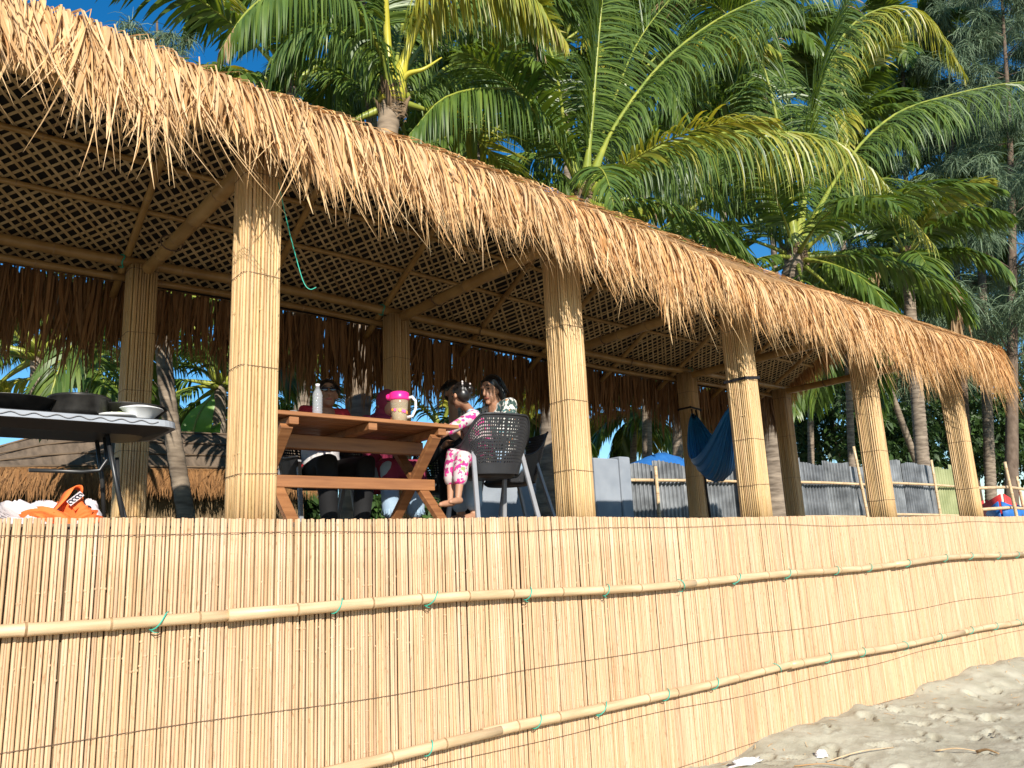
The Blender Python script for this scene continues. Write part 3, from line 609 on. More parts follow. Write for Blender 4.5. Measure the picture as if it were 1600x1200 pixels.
# palm A, right behind the shelter
YA = 4.7; ca = at(613, 150, YA)
palm('coconut_palm', 'pale trunked coconut palm with yellow stalks rising right behind the thatch, nearest the left', gp(545, 800, YA-.2), ca, (.18, .165), 5, 2.8, 3, els=(20, -35), azr=(0, 180),  tm='trunk_pale', wmax=.05, lean=(-.1, 0, 0), paths=[
    dict(p=A3(YA, (606, 70), (600, -40, -.3), (585, -160, -.8)), Lmax=.7, hang=.3, up=(0, -1, .2), r=.10, s0=.7, rm='rachis_yellow'),
    dict(p=A3(YA, (640, 70, -.2), (690, -40, -.7), (790, -45, -1.2), (880, 60, -1.5)), Lmax=.9, hang=1.1, m='frond_yellow', r=.095, n=110, w=.055, s0=.5, rm='rachis_yellow'),
    dict(p=A3(YA, (650, 85, .2), (730, -10, .4), (810, 10, .5), (850, 90, .5)), Lmax=.8, hang=1.0, m='frond', r=.05, n=90),
    dict(p=A3(YA, (598, 90, -.2), (545, 0, -.6), (470, -30, -1.0), (395, 10, -1.2), (350, 70, -1.3)), Lmax=.85, hang=1.1, r=.055, n=105),
    dict(p=A3(YA, (585, 110, .3), (530, 50, .7), (460, 60, 1.2), (420, 130, 1.6)), Lmax=.8, hang=.9, r=.05, n=85),
    dict(p=A3(YA, (655, 140, .3), (715, 100, .7), (790, 130, 1.2), (850, 230, 1.6)), Lmax=.8, hang=.9, r=.05, n=85),
    dict(p=A3(YA, (575, 140, .5), (530, 120, 1), (490, 160, 1.5), (460, 230, 1.8)), Lmax=.7, hang=.8, r=.045, n=70),
    dict(p=A3(YA, (625, 60, .4), (650, -50, 1.2), (690, -100, 2.4)), Lmax=.8, hang=.5, up=(0, -1, .3), r=.05, n=80),
    dict(p=A3(YA, (632, 120, -.2), (662, 108, -.4), (690, 90, -.5)), Lmax=.01, hang=.5, r=.07, n=6, rm='rachis_yellow'),
])
# palm B
YB = 5.0; cb_ = at(912, 300, YB)
palm('coconut_palm', 'coconut palm with upright centre frond and long arching frond behind the roof middle', gp(852, 800, YB), cb_, (.24, .17), 13, 3.6, 5, els=(45, -45), azr=(-160, 200), Lmax=1.0, lean=(-.2, 0, 0), paths=[
    dict(p=A3(YB, (925, 180), (935, 60, -.1), (948, -70, -.3)), Lmax=1.0, hang=.32, up=(.25, -1, .2), r=.07, n=130, s0=.3, alpha=(30, 50)),
    dict(p=A3(YB, (965, 190, -.1), (1060, 75, -.5), (1185, 0, -.9), (1330, -30, -1.3)), Lmax=1.35, hang=.9, r=.06, n=120, s0=.3, w=.055),
    dict(p=A3(YB, (985, 255, -.2), (1065, 220, -.6), (1200, 205, -1.1), (1330, 235, -1.5), (1460, 385, -1.8)), Lmax=1.2, hang=1.3, r=.06, n=125, s0=.25, m='frond', m2='frond_yellow', thr=.42, w=.058),
    dict(p=A3(YB, (975, 275, .2), (1040, 250, .5), (1120, 300, .9), (1170, 400, 1.2)), Lmax=.9, hang=1.2, r=.05, n=90),
    dict(p=A3(YB, (888, 245, 0), (855, 180, -.2), (790, 140, -.5), (700, 150, -.7), (640, 210, -.8)), Lmax=.95, hang=1.1, r=.05, n=110, s0=.3),
    dict(p=A3(YB, (885, 210, .4), (860, 80, 1.0), (800, -10, 1.7), (720, -40, 2.2)), Lmax=1.0, hang=.6, r=.05, n=100, s0=.25),
    dict(p=A3(YB, (945, 200, .4), (1000, 60, 1.0), (1080, -40, 1.8)), Lmax=1.0, hang=.5, r=.05, n=100, s0=.25, up=(.3, -1, .4)),
    dict(p=A3(YB, (875, 270, .3), (830, 240, .8), (760, 260, 1.3), (710, 330, 1.5)), Lmax=.85, hang=1.0, r=.045, n=85),
    dict(p=A3(YB, (955, 270, .3), (985, 255, .5), (1010, 262, .6)), Lmax=.01, hang=.5, r=.05, n=6),
])
# palm C
YC = 5.6; cc = at(1243, 395, YC)
palm('coconut_palm', 'coconut palm with a shaggy brown trunk behind the last bays of the roof', gp(1207, 800, YC-.4), cc, (.36, .24), 14, 4.8, 8, els=(50, -40), azr=(-160, 200), Lmax=1.2, wmax=.075, nleaf=70, paths=[
    dict(p=A3(YC, (1258, 260), (1285, 110, -.3), (1330, -30, -.9)), Lmax=1.5, hang=.45, up=(.4, -1, .3), r=.07, n=120, w=.075, s0=.2),
    dict(p=A3(YC, (1300, 290, -.3), (1370, 200, -.8), (1460, 155, -1.4), (1620, 130, -2.0), (1700, 190, -2.3)), Lmax=1.5, hang=1.0, r=.07, n=125, w=.07, s0=.25),
    dict(p=A3(YC, (1275, 180, .2), (1330, 40, .3), (1430, 15, .2), (1510, 120, 0)), Lmax=1.4, hang=1.1, r=.07, n=120, w=.07, s0=.25, m='frond', m2='frond_yellow', thr=.35),
    dict(p=A3(YC, (1225, 250, .2), (1190, 100, .6), (1120, 10, 1.2), (1040, 0, 1.8)), Lmax=1.5, hang=.6, r=.07, n=120, w=.07),
    dict(p=A3(YC, (1210, 330, .3), (1150, 240, .8), (1080, 240, 1.4), (1020, 340, 2.0)), Lmax=1.3, hang=1.1, r=.06, n=100, w=.07),
    dict(p=A3(YC, (1290, 330, .5), (1360, 280, 1.2), (1450, 300, 2.0), (1510, 400, 2.6)), Lmax=1.4, hang=1.1, r=.06, n=110, w=.07),
    dict(p=A3(YC, (1235, 300, .8), (1235, 160, 2.0), (1215, 60, 3.4)), Lmax=1.4, hang=.5, r=.06, n=100, w=.07, up=(0, -1, .4)),
])
# palms further back
BP = [  # crown px, Y, base px, n fronds, L, label
    ((455, 120), 9.5, (480, 800), 15, 4.2, 'slim dark coconut palm behind the man, seen past the left of the pale trunk'),
    ((745, 215), 9.0, (700, 800), 15, 4.0, 'coconut palm between the two nearest palms, its crown above the roof middle'),
    ((1065, 330), 10.5, (1052, 800), 15, 4.6, 'coconut palm whose trunk stands behind the concrete block and fence start'),
    ((1415, 395), 8.5, (1445, 800), 16, 4.4, 'thick coconut palm trunk behind the fence beside the fourth front post'),
    ((1340, 470), 12, (1468, 800), 12, 4.0, 'leaning thin coconut palm behind the fence next to the thick trunk'),
    ((1265, 520), 15, (1263, 800), 12, 4.2, 'slender coconut palm far behind the fence, between third and fourth front posts'),
    ((1120, 180), 16, (1160, 800), 16, 5.2, 'tall coconut palm far behind the right half of the roof'),
    ((880, 60), 14, (900, 800), 16, 5.0, 'tall coconut palm far behind the middle of the roof'),
    ((1530, 330), 11, (1545, 800), 14, 4.6, 'coconut palm at the right edge beyond the end of the roof'),
    ((560, -40), 10, (640, 800), 16, 4.2, 'tall coconut palm whose crown is above the top of the frame'),
    ((690, 20), 12, (730, 800), 18, 4.8, 'tall coconut palm behind the yellow fronded palm, above the roof'),
    ((1000, 110), 12.5, (1010, 800), 18, 5.0, 'tall coconut palm directly behind the upright centre frond'),
    ((1190, 60), 14, (1230, 800), 18, 5.4, 'tall coconut palm behind the gap of sky above the roof'),
    ((1310, 190), 13, (1330, 800), 18, 5.4, 'coconut palm behind the shaggy brown trunked palm'),
    ((1410, 90), 15, (1425, 800), 18, 5.6, 'tall coconut palm left of the feathery casuarina'),
    ((1470, 260), 14, (1490, 800), 18, 5.2, 'coconut palm above the far end of the roof'),
    ((990, 640), 17, (985, 800), 12, 2.6, 'small young coconut palm behind the concrete block'),
    ((820, 640), 15, (815, 800), 14, 3.0, 'young coconut palm behind the seated woman'),
]
for i, (c, Yp, bs, nf_, L_, lab) in enumerate(BP):
    big = (at(*c, Yp)-CAM) @ _fw
    palm('coconut_palm', lab, gp(*bs, Yp), at(*c, Yp), (.17 if i not in (3, 8) else .27, .12 if i not in (3, 8) else .2), nf_, L_, 20+i, nleaf=62, Lmax=1.0+.016*big, wmax=.05+.0028*big, boots=i < 5, lean=(0, 0, 0), dry=2 if i in (3, 2) else 0, tm='trunk')
# palms behind the hut on the left
for i, (c, Yp, bs, nf_, L_, lab) in enumerate([
    ((248, 455), 6.3, (304, 800), 14, 3.0, 'leaning grey palm trunk standing before the small hut, left of the first front post'),
    ((60, 540), 11, (70, 800), 15, 3.6, 'coconut palm behind the folding table at the left edge'),
    ((345, 590), 13, (340, 800), 15, 3.0, 'bushy palm behind the hut, just left of the first front post'),
    ((130, 585), 14, (160, 800), 14, 3.2, 'coconut palm with hanging fronds behind the pots'),
    ((690, 660), 13, (680, 800), 12, 2.6, 'low palm seen behind the pink lidded pitcher'),
    ((465, 690), 14, (455, 800), 12, 2.4, 'low palm seen behind the man in sunglasses')]):
    palm('coconut_palm', lab, gp(*bs, Yp), at(*c, Yp), (.17, .13) if i else (.115, .10), nf_, L_, 60+i, nleaf=50, Lmax=.85, wmax=.06, boots=False, lean=(-.06, 0, 0) if i == 0 else (0, 0, 0), tm='trunk')
# banana plant
bp = gp(285, 800, 9.6); bn = empty('banana_plant', tuple(bp), 0, 'banana plant with broad bright leaf behind the hut', 'plant')
MB().tube([(0, 0, 0), (.03, 0, .6), (0, .02, 1.05)], [.09, .08, .05], 10).build('stem', 'rachis', bn)
for i, tg_ in enumerate([at(335, 612, 9.4), at(240, 630, 9.8), at(345, 660, 9.6)]):
    q = catmull([(0, .02, 1.0), tuple((np.array(tg_)-bp)*.55+np.array([-.1, 0, .72])), tuple(np.array(tg_)-bp)], 14); tn = unit(np.gradient(q, axis=0)); sd_ = unit(np.cross(tn, (0, -.6, .8)))
    vs_ = []; fs_ = []
    for k in range(14):
        t = k/13; w = .30*math.sin(math.pi*min(1, .12+.88*t))**.7*(1 if t > .12 else .1)
        for u in (-1, -.5, 0, .5, 1): vs_.append(q[k]+sd_[k]*u*w*.8*(1+.08*random.random())+np.array([0, 0, -.10*u*u-.02*abs(math.sin(k*2.1))*abs(u)]))
    fs_ = [(k*5+j, k*5+j+1, k*5+6+j, k*5+5+j) for k in range(13) for j in range(4)]
    lf = MB().add(vs_, fs_).build('leaf', 'banana', bn); MB().tube([tuple(z) for z in q], [.02]*13+[.006], 6).build('midrib', 'rachis', lf)
# casuarinas
def casuarina(label, base, top, r, seed, nb=46, sp=9, L=.55, m='needle', zlo=.35, spread=.20, wn=.02):
    g = np.random.default_rng(seed); base = np.array(base); top = np.array(top); e = empty('casuarina_tree', tuple(base), 0, label, 'tree', 'casuarina trees behind the fence'); H = np.linalg.norm(top-base)
    C = catmull([np.zeros(3), (top-base)*.5+g.normal(0, .3, 3)*np.array([1, 1, 0]), top-base], 24)
    MB().tube([tuple(q) for q in C], [r*(1-.92*i/23)+.01 for i in range(24)], 9).build('trunk', 'bark', e)
    Ps, Ls, br = [], [], MB()
    for i in range(nb):
        t = zlo+(1-zlo)*(i/nb); k = int(t*23); p = C[k]; a = g.uniform(0, 6.28); el = g.uniform(-.1, .7); l = H*spread*(1.15-t)*g.uniform(.6, 1.2)+.4
        q = arc(p, a, el, l, .7, 7); br.tube([tuple(z) for z in q], [.03*(1-t*.5)*(1-.8*j/6)+.006 for j in range(7)], 4)
        for j in range(2, 7):
            for _ in range(sp): Ps.append(q[j]+g.normal(0, .13, 3)*l*.28)
    br.build('branches', 'bark', e)['kind'] = 'stuff'
    Ps = np.array(Ps); n = len(Ps)*6; B = np.repeat(Ps, 6, 0)+g.normal(0, .05, (n, 3)); d = unit(g.normal(0, 1, (n, 3))+np.array([0, 0, .1])); ln = L*g.uniform(.6, 1.3, n); P = np.zeros((n, 4, 3)); cur = B.copy(); P[:, 0] = cur
    for j in range(1, 4): d = unit(d+np.array([0, 0, -.55])); cur = cur+d*(ln/3)[:, None]; P[:, j] = cur
    sdv = unit(np.cross(d, g.normal(0, 1, (n, 3))))[:, None].repeat(4, 1)
    V, Fq, T = strips(P, wn*np.ones((n, 1))*np.array([1, .9, .6, .2])[None], sdv, g.random(n))
    tag(np_mesh('crown', V, Fq, T, m, e), kind='stuff'); return e
for i, (bx, tx, ty, Yp, r, lab) in enumerate([
    (1575, 1560, -90, 8, .26, 'tall casuarina with feathery grey green crown at the right edge'),
    (1512, 1480, -60, 12, .24, 'casuarina with a reddish trunk behind the last post'),
    (1690, 1640, -150, 10, .3, 'casuarina mostly out of the frame on the right'),
    (1380, 1330, 60, 18, .25, 'dark casuarina far behind the fence, left of the reddish trunk'),
    (235, 245, 30, 12, .16, 'thin casuarina behind the left of the roof, against the blue sky')]):
    casuarina(lab, gp(bx, 800, Yp), at(tx, ty, Yp), r, 90+i, nb=95 if i != 4 else 34, sp=11 if i != 4 else 5, zlo=.22 if i != 4 else .6, L=.95 if i != 4 else .4, wn=.042 if i != 4 else .018)
def bush(label, c, rad, seed, n=5200, lf=.20, trunk=True):
    g = np.random.default_rng(seed); e = empty('leafy_tree', (c[0], c[1], TZ), 0, label, 'tree', 'dense dark trees far behind the fence'); h = c[2]-TZ
    MB().tube([(0, 0, 0), (.1, 0, h*.5), (0, .1, h)], [.18, .14, .08], 8).build('trunk', 'bark', e)
    nc = 46; cl = unit(g.normal(0, 1, (nc, 3)))*np.cbrt(g.uniform(.1, 1, nc))[:, None]*np.array(rad)+np.array([0, 0, h]); cr = g.uniform(.25, .5, nc)*min(rad)*.8
    w = g.integers(0, nc, n); B = cl[w]+unit(g.normal(0, 1, (n, 3)))*(cr[w]*np.cbrt(g.random(n)))[:, None]; d = unit(g.normal(0, 1, (n, 3))+np.array([0, 0, -.4])); s = lf*g.uniform(.6, 1.4, n); P = np.stack([B, B+d*(s*.5)[:, None], B+(d+np.array([0, 0, -.25]))*s[:, None]], 1)
    sdv = unit(np.cross(d, g.normal(0, 1, (n, 3))))[:, None].repeat(3, 1); V, Fq, T = strips(P, (s*.5)[:, None]*np.array([.3, 1, .1])[None], sdv, g.random(n))
    tag(np_mesh('crown', V, Fq, T, 'leaf_dark', e), kind='stuff')
for i, (px_, py_, Yp, rad, lab) in enumerate([
    (1300, 640, 19, (4.5, 3, 3.2), 'dark leafy tree behind the grey end of the metal fence'), (1420, 640, 20, (5, 3, 4), 'dark leafy tree behind the thick palm trunk'),
    (1530, 650, 18, (5, 3, 3.6), 'dark leafy tree behind the last post and the boat'), (1600, 560, 22, (6, 3, 6), 'tall dark leafy tree at the far right edge'),
    (1180, 690, 20, (4, 3, 2.6), 'dark leafy tree behind the hammock'), (1360, 500, 24, (6, 3, 6), 'tall dark leafy tree behind the right end of the roof'),
    (1480, 470, 26, (7, 3, 7), 'tallest dark leafy tree beyond the end of the thatch'), (1260, 560, 27, (6, 3, 5), 'dark leafy tree far behind the third front post'),
    (1570, 690, 13, (4, 2, 2.2), 'dark leafy tree right behind the boats'), (1400, 700, 14, (4, 2, 2.0), 'low dark leafy tree directly behind the metal sheets'), (1480, 560, 21, (6, 3, 4.5), 'dark leafy tree behind the reddish casuarina trunk')]):
    bush(lab, at(px_, py_, Yp), rad, 200+i, lf=.34)
for i, (px_, Yp, rad, lab) in enumerate([(470, 9, (1.0, .8, .55), 'low dark shrub behind the man in sunglasses'), (560, 9.5, (1.1, .8, .6), 'low dark shrub behind the person in maroon'), (640, 9.2, (1.1, .8, .55), 'low dark shrub behind the right end of the table'), (720, 9.6, (1.2, .8, .5), 'low dark shrub behind the nearest chair'), (800, 9.4, (1.2, .8, .45), 'low dark shrub behind the woman'), (400, 9.5, (1.0, .8, .6), 'low dark shrub beside the hut')]):
    q = at(px_, 760, Yp); q[2] = TZ+.55; bush(lab, q, rad, 300+i, n=2600, lf=.16)
# ------------------------------------------------------------------ hut behind on the left
hut = empty('thatched_hut', (2.9, 8, TZ), 0, 'small low hut with grey brown thatched roof and pale battens behind the folding table', 'hut')
hx0, hx1 = .55, 5.6; ez, rzh = 3.02-TZ, 3.78-TZ; ox = 2.9
def hz(x, v):      # roof surface: v 0 at eave .. 1 at ridge, rounded hip at the left
    q = min(1, max(0, (x-hx0)/2.1)); q = math.sin(q*math.pi/2); return ez+.05*(x-3)*.4+(rzh-ez)*v*q
NX, NV = 26, 8; vs_ = []
for i in range(NX+1):
    xx = hx0+(hx1-hx0)*i/NX
    for j in range(NV*2+1):
        v = j/NV if j <= NV else 2-j/NV; vs_.append((xx-ox, (-1.05+2.1*j/(2*NV)), hz(xx, v)+.02*math.sin(i*1.3+j)))
n = NV*2+1; rf = MB().add(vs_, [(i*n+j, (i+1)*n+j, (i+1)*n+j+1, i*n+j+1) for i in range(NX) for j in range(n-1)]).build('roof', 'hut_thatch', hut)
for v in (.12, .40, .68, .95):
    MB().tube([(hx0+(hx1-hx0)*i/12-ox, -1.05+1.05*v, hz(hx0+(hx1-hx0)*i/12, v)+.03) for i in range(13)], .014, 6).build('batten', 'plank', rf)
n = 1700; x_ = rng.uniform(hx0, hx1, n); Pt = np.zeros((n, 5, 3)); L = rng.uniform(.25, .48, n); dx = rng.normal(-.05, .1, n)
for k in range(5): t = k/4; Pt[:, k] = np.stack([x_-ox+dx*t, -.98-.22*np.sqrt(t)*np.ones(n)+rng.normal(0, .01, n), np.array([hz(q, .05) for q in x_])+.05-L*t**1.4], -1)
V, Fq, T = strips(Pt, rng.uniform(.012, .03, n)[:, None]*np.array([1, 1, .9, .6, .1])[None], np.tile([1.0, .2, 0], (n, 5, 1)), rng.random(n))
tag(np_mesh('eave_fringe', V, Fq, T, 'thatch_dark', hut), kind='stuff')
MB().box((hx0+.5-ox, -.75, 0), (hx1-.3-ox, .75, ez-.02)).build('wall', 'woven', hut, smooth=False)
for i in range(34):
    xx = hx0+.53-ox+i*.127; MB().box((xx, -.765-.008*(i % 2), .02), (xx+.115, -.752, ez-.05)).build('wall_slat', 'woven', hut, smooth=False)
# ------------------------------------------------------------------ concrete block, metal fence, tarp, boat
p0 = at(928, 715, 6.2); p1 = at(966, 713, 6.2)
cw = empty('concrete_wall', (p0[0], 6.2, TZ), 0, 'plain grey plastered wall stepping up right of the second front post', 'wall')
MB().box((0, 0, 0), (p1[0]-p0[0], 2.4, p0[2]-TZ), bev=.02).build('wall_block', 'concrete', cw, smooth=False)
MB().box((p1[0]-p0[0]+.004, -.03, 0), (p1[0]-p0[0]+.30, 2.3, p0[2]-TZ+.05), bev=.02).build('pier', 'concrete', cw, smooth=False)
q_ = at(735, 742, 6.2); MB().box((q_[0]-p0[0], .1, 0), (-.004, .35, at(835, 742, 6.2)[2]-TZ), bev=.02).build('low_wall', 'concrete', cw, smooth=False)
fa = np.array([at(980, 720, 6.5)[0], 6.5]); fb = np.array([at(1505, 722, 5.0)[0], 5.0]); fl_ = np.linalg.norm(fb-fa); fd = (fb-fa)/fl_; fang = math.atan2(fd[1], fd[0])
fe = empty('metal_fence', (fa[0], fa[1], TZ), fang, 'patched fence of wavy corrugated metal sheets with bamboo rails', 'fence')
s = 0; i = 0; g = random.Random(4); tops = []
while s < fl_-.1:
    w = g.uniform(.72, .95); h = (1.62 if s < 3.2 else 1.78)+g.uniform(-.1, .12); last = s > fl_-2.2; nn = int(w/.11*6); vs_ = []; tl = g.uniform(-.02, .02)
    for k in range(nn+1):
        u = k/nn*w; yy = .032*math.sin(u/.11*2*math.pi)+g.uniform(-.002, .002)
        for zz in (0, .5, 1): vs_.append((s+u+tl*zz, yy+(i % 2)*.03+.02*zz*math.sin(u*3+i), zz*(h+.03*math.sin(u*5+i)+(.02*g.random() if zz == 1 else 0))))
    MB().add(vs_, [(k*3+j, k*3+3+j, k*3+4+j, k*3+1+j) for k in range(nn) for j in range(2)]).build('metal_sheet', 'zinc_yellow' if last else 'zinc', fe); s += w-.06; i += 1
for zz in (.42, 1.22):
    for k in range(3): pole([(fl_*k/3-.2, -.07-.02*k, zz+.03*k), (fl_*(k+.5)/3, -.09-.02*k, zz+.02), (fl_*(k+1)/3+.3, -.07-.02*k, zz-.02*k)], .035, 'bamboo_rail', 'rail', fe, 300+k)
for px_, lean_, hh in ((1020, .0, 1.5), (1150, .02, 1.7), (1346, -.25, 2.15), (1458, -.05, 1.9), (1235, .05, 1.8)):
    q = [t for t in np.linspace(0, fl_, 400)]; best = min(q, key=lambda t: abs(((np.array([*(fa+fd*t), 2.6])-CAM) @ RT)/((np.array([*(fa+fd*t), 2.6])-CAM) @ _fw)*F+800-px_))
    pole([(best, -.16, 0), (best+lean_, -.17, hh)], .04, 'bamboo_post', 'rail', fe, int(px_))
# rail run on to the right and two stakes
for px_, Yp, hh, lab in ((1588, 4.6, 1.95, 'tall bamboo stake at the right edge beyond the yellow metal sheet'), (1602, 5.4, 1.7, 'bamboo stake just outside the right edge')):
    b0 = gp(px_, 800, Yp); st_ = empty('bamboo_stake', tuple(b0), 0, lab, 'stake'); pole([(0, 0, 0), (-.2, 0, hh)], .05, 'culm', 'rail', st_, int(px_))
for z_, lab in ((1.15, 'upper bamboo rail running on past the yellow metal sheet'), (.55, 'lower bamboo rail running on past the yellow metal sheet')):
    a = at(1500, 750, 5.0); c = at(1640, 760, 4.5); o = empty('loose_rail', (a[0], 4.95, TZ+z_), 0, lab, 'pole'); pole([(0, 0, 0), ((c[0]-a[0])*.5, -.2, .08), (c[0]-a[0], -.4, -.05)], .05, 'culm', 'rail', o, int(z_*50))
tq = at(1010, 722, 9); tp = MB(); vs_ = [(2.9*(u-.5), 1.2*(v-.5), .5*math.sin(math.pi*u)*math.sin(math.pi*v)+.06*math.sin(9*u+4*v)) for u in np.linspace(0, 1, 11) for v in np.linspace(0, 1, 7)]
tp.add(vs_, [(i*7+j, i*7+j+7, i*7+j+8, i*7+j+1) for i in range(10) for j in range(6)]); tpe = empty('blue_tarp_shelter', (tq[0]+.5, 9, TZ), 0, 'sagging blue tarp on poles behind the metal fence', 'tarp'); t_ = tp.build('tarp', 'tarp', tpe); t_.location = (0, 0, tq[2]-TZ-.25)
for sx in (-1.3, 1.3):
    for sy in (-.5, .5): MB().tube([(sx, sy, 0), (sx, sy, tq[2]-TZ-.18)], .03, 6).build('pole', 'rail', tpe)
def boat(label, c, L, rz_, m, h=.55):
    e = empty('wooden_boat', tuple(c), rz_, label, 'boat', 'boats drawn up beyond the fence'); vs_ = []; K = 11
    for i in range(K):
        t = i/(K-1)*2-1; w = .55*(1-abs(t)**2.4)+.03; k = .35*abs(t)**2.2
        vs_ += [(t*L/2, -w, h+k), (t*L/2, -w*.75, .18+k*.8), (t*L/2, 0, k*.8), (t*L/2, w*.75, .18+k*.8), (t*L/2, w, h+k)]
    hu = MB().add(vs_, [(i*5+j, i*5+5+j, i*5+6+j, i*5+1+j) for i in range(K-1) for j in range(4)]).build('hull', m, e)
    md = hu.modifiers.new('thick', 'SOLIDIFY'); md.thickness = .04
    for t in (-.4, 0, .4): MB().box((t*L/2-.1, -.48, h-.12), (t*L/2+.1, .48, h-.08)).build('thwart', 'plank', e, smooth=False)
boat('red hulled boat beyond the fence at the right edge', gp(1555, 800, 6.6), 3.6, .5, 'red', .80); boat('blue hulled boat beyond the fence at the right edge', gp(1575, 800, 5.9), 2.6, .2, 'tarp', .55)
M['pitcher_wall'] = glassy('pitcher_wall', (.70, .58, .40), .26, .12)
# ------------------------------------------------------------------ picnic table and what stands on it
tb = empty('picnic_table', (2.83, .92, FL), 0, 'reddish brown wooden table with crossed legs in the shelter', 'table')
TX, TY, TH = .74, .42, .775
for i in range(6):
    y0 = -TY+i*(2*TY/6); MB().box((-TX+random.uniform(-.01, .01), y0+.003, TH-.028), (TX+random.uniform(-.01, .01), y0+2*TY/6-.004, TH), bev=.004).build('top_plank', 'wood', tb, smooth=False)
for x_ in (-.60, 0, .60): MB().box((x_-.035, -TY+.02, TH-.085), (x_+.035, TY-.02, TH-.029), bev=.004).build('batten', 'wood', tb, smooth=False)
MB().box((-.66, -.035, TH-.19), (.66, .035, TH-.088), bev=.005).build('long_rail', 'wood', tb, smooth=False)
for x_ in (-.60, .60):
    MB().beam((x_-.036, -.36, TH-.09), (x_-.036, .36, .0), .045, .085, (1, 0, 0)).build('leg', 'wood', tb, smooth=False)
    MB().beam((x_+.036, .36, TH-.09), (x_+.036, -.36, .0), .045, .085, (1, 0, 0)).build('leg', 'wood', tb, smooth=False)
MB().box((-.73, -.085, .30), (.73, -.04, .385), bev=.004).build('stretcher', 'wood', tb, smooth=False)
TT = FL+TH
def onT(x, y, Y): p = at(x, y, Y); return (p[0], Y, TT+.002)
# pitcher
pl = onT(624, 640, .66); pt = empty('pitcher', pl, 2.4, 'clear flowered plastic pitcher with bright pink lid', 'pitcher')
MB().lathe([(.001, .004), (.062, .004), (.066, .012), (.078, .16), (.083, .20), (.080, .20), (.075, .16), (.063, .016), (.001, .012)], 28).build('body', 'pitcher_wall', pt)
MB().lathe([(.001, .016), (.060, .016), (.070, .12), (.001, .122)], 28).build('drink', 'juice', pt)
ld = MB().lathe([(.001, .19), (.086, .19), (.089, .20), (.086, .248), (.07, .258), (.001, .258)], 28).build('lid', 'pink', pt)
MB().box((.055, -.03, .20), (.115, .03, .245), bev=.012).build('spout', 'pink', ld)
MB().tube([(-.075, 0, .205), (-.115, 0, .215), (-.145, 0, .18), (-.145, 0, .12), (-.115, 0, .06), (-.068, 0, .05)], [.014, .013, .012, .012, .012, .014], 8).build('handle', 'handle_clear', pt)
for i in range(15):
    a = i*2.4; z = .045+.075*((i*.618) % 1); r = .0675+z*.09+.002; c = Vector((r*math.cos(a), r*math.sin(a), z)); b = MB(); nrm = Vector((math.cos(a), math.sin(a), 0)); tv = Vector((-math.sin(a), math.cos(a), 0)); vs_ = [c]
    for k in range(10): q = .013*(1.25 if k % 2 else .75); vs_.append(c+tv*q*math.cos(k*.628)+Vector((0, 0, 1))*q*math.sin(k*.628))
    b.add(vs_, [(0, 1+k, 1+(k+1) % 10) for k in range(10)]).build('flower_print', 'flower_pink' if i % 3 else 'flower_orange', pt, smooth=False)
pt.scale = (.87, .87, .95)
# bottle
bo = empty('water_bottle', onT(496, 640, .70), 0, 'clear plastic water bottle on the table before the man', 'bottle')
pr = [(.001, .003), (.03, .003), (.036, .012)]
for k in range(6): z = .03+k*.022; pr += [(.036, z), (.033, z+.008), (.036, z+.016)]
pr += [(.036, .165), (.030, .19), (.016, .215), (.013, .235), (.001, .235)]
MB().lathe(pr, 20).build('body', 'clear', bo); MB().lathe([(.001, .233), (.0155, .233), (.0155, .25), (.001, .252)], 16).build('cap', 'white', bo)
for x_, Yp, lab in ((553, .85, 'white plate near the middle of the table'), (582, 1.0, 'white plate beside the pink lidded pitcher')):
    p = empty('plate', onT(x_, 645, Yp), 0, lab, 'plate'); MB().lathe([(.001, .003), (.07, .003), (.115, .022), (.118, .024), (.113, .026), (.068, .009), (.001, .009)], 28).build('dish', 'white', p)
def crumple(name, label, cat, loc, size, m, seed, amp=.35, n=26, k=16, parent=None):
    g = np.random.default_rng(seed); ph = g.uniform(0, 6.28, (6, 3)); fr_ = g.uniform(2, 6.5, (6, 3)); vs_ = []
    for i in range(k+1):
        a = math.pi*i/k*.52
        for j in range(n):
            b_ = 2*math.pi*j/n; d = np.array([math.sin(a)*math.cos(b_), math.sin(a)*math.sin(b_), math.cos(a)]); q = sum(math.sin(float(fr_[w] @ d)+ph[w, 0])/(1+w*.35) for w in range(6)); q2 = math.sin(float(fr_[0] @ d)*3.1+ph[1, 1])+math.sin(float(fr_[2] @ d)*4.3+q); r = 1+amp*q*.33+amp*.25*abs(math.sin(q*3))-amp*.22*abs(q2)
            vs_.append((d[0]*size[0]*r, d[1]*size[1]*r, max(.004, d[2]*size[2]*r)))
    b = MB().add(vs_, [(i*n+j, (i+1)*n+j, (i+1)*n+(j+1) % n, i*n+(j+1) % n) for i in range(k) for j in range(n)])
    o = b.build(name, m, parent); o.location = loc
    if label: tag(o, label, cat)
    return o
crumple('plastic_bag', 'crumpled pale plastic bag at the left end of the table', 'bag', onT(455, 640, .75), (.10, .07, .045), 'clear', 3)
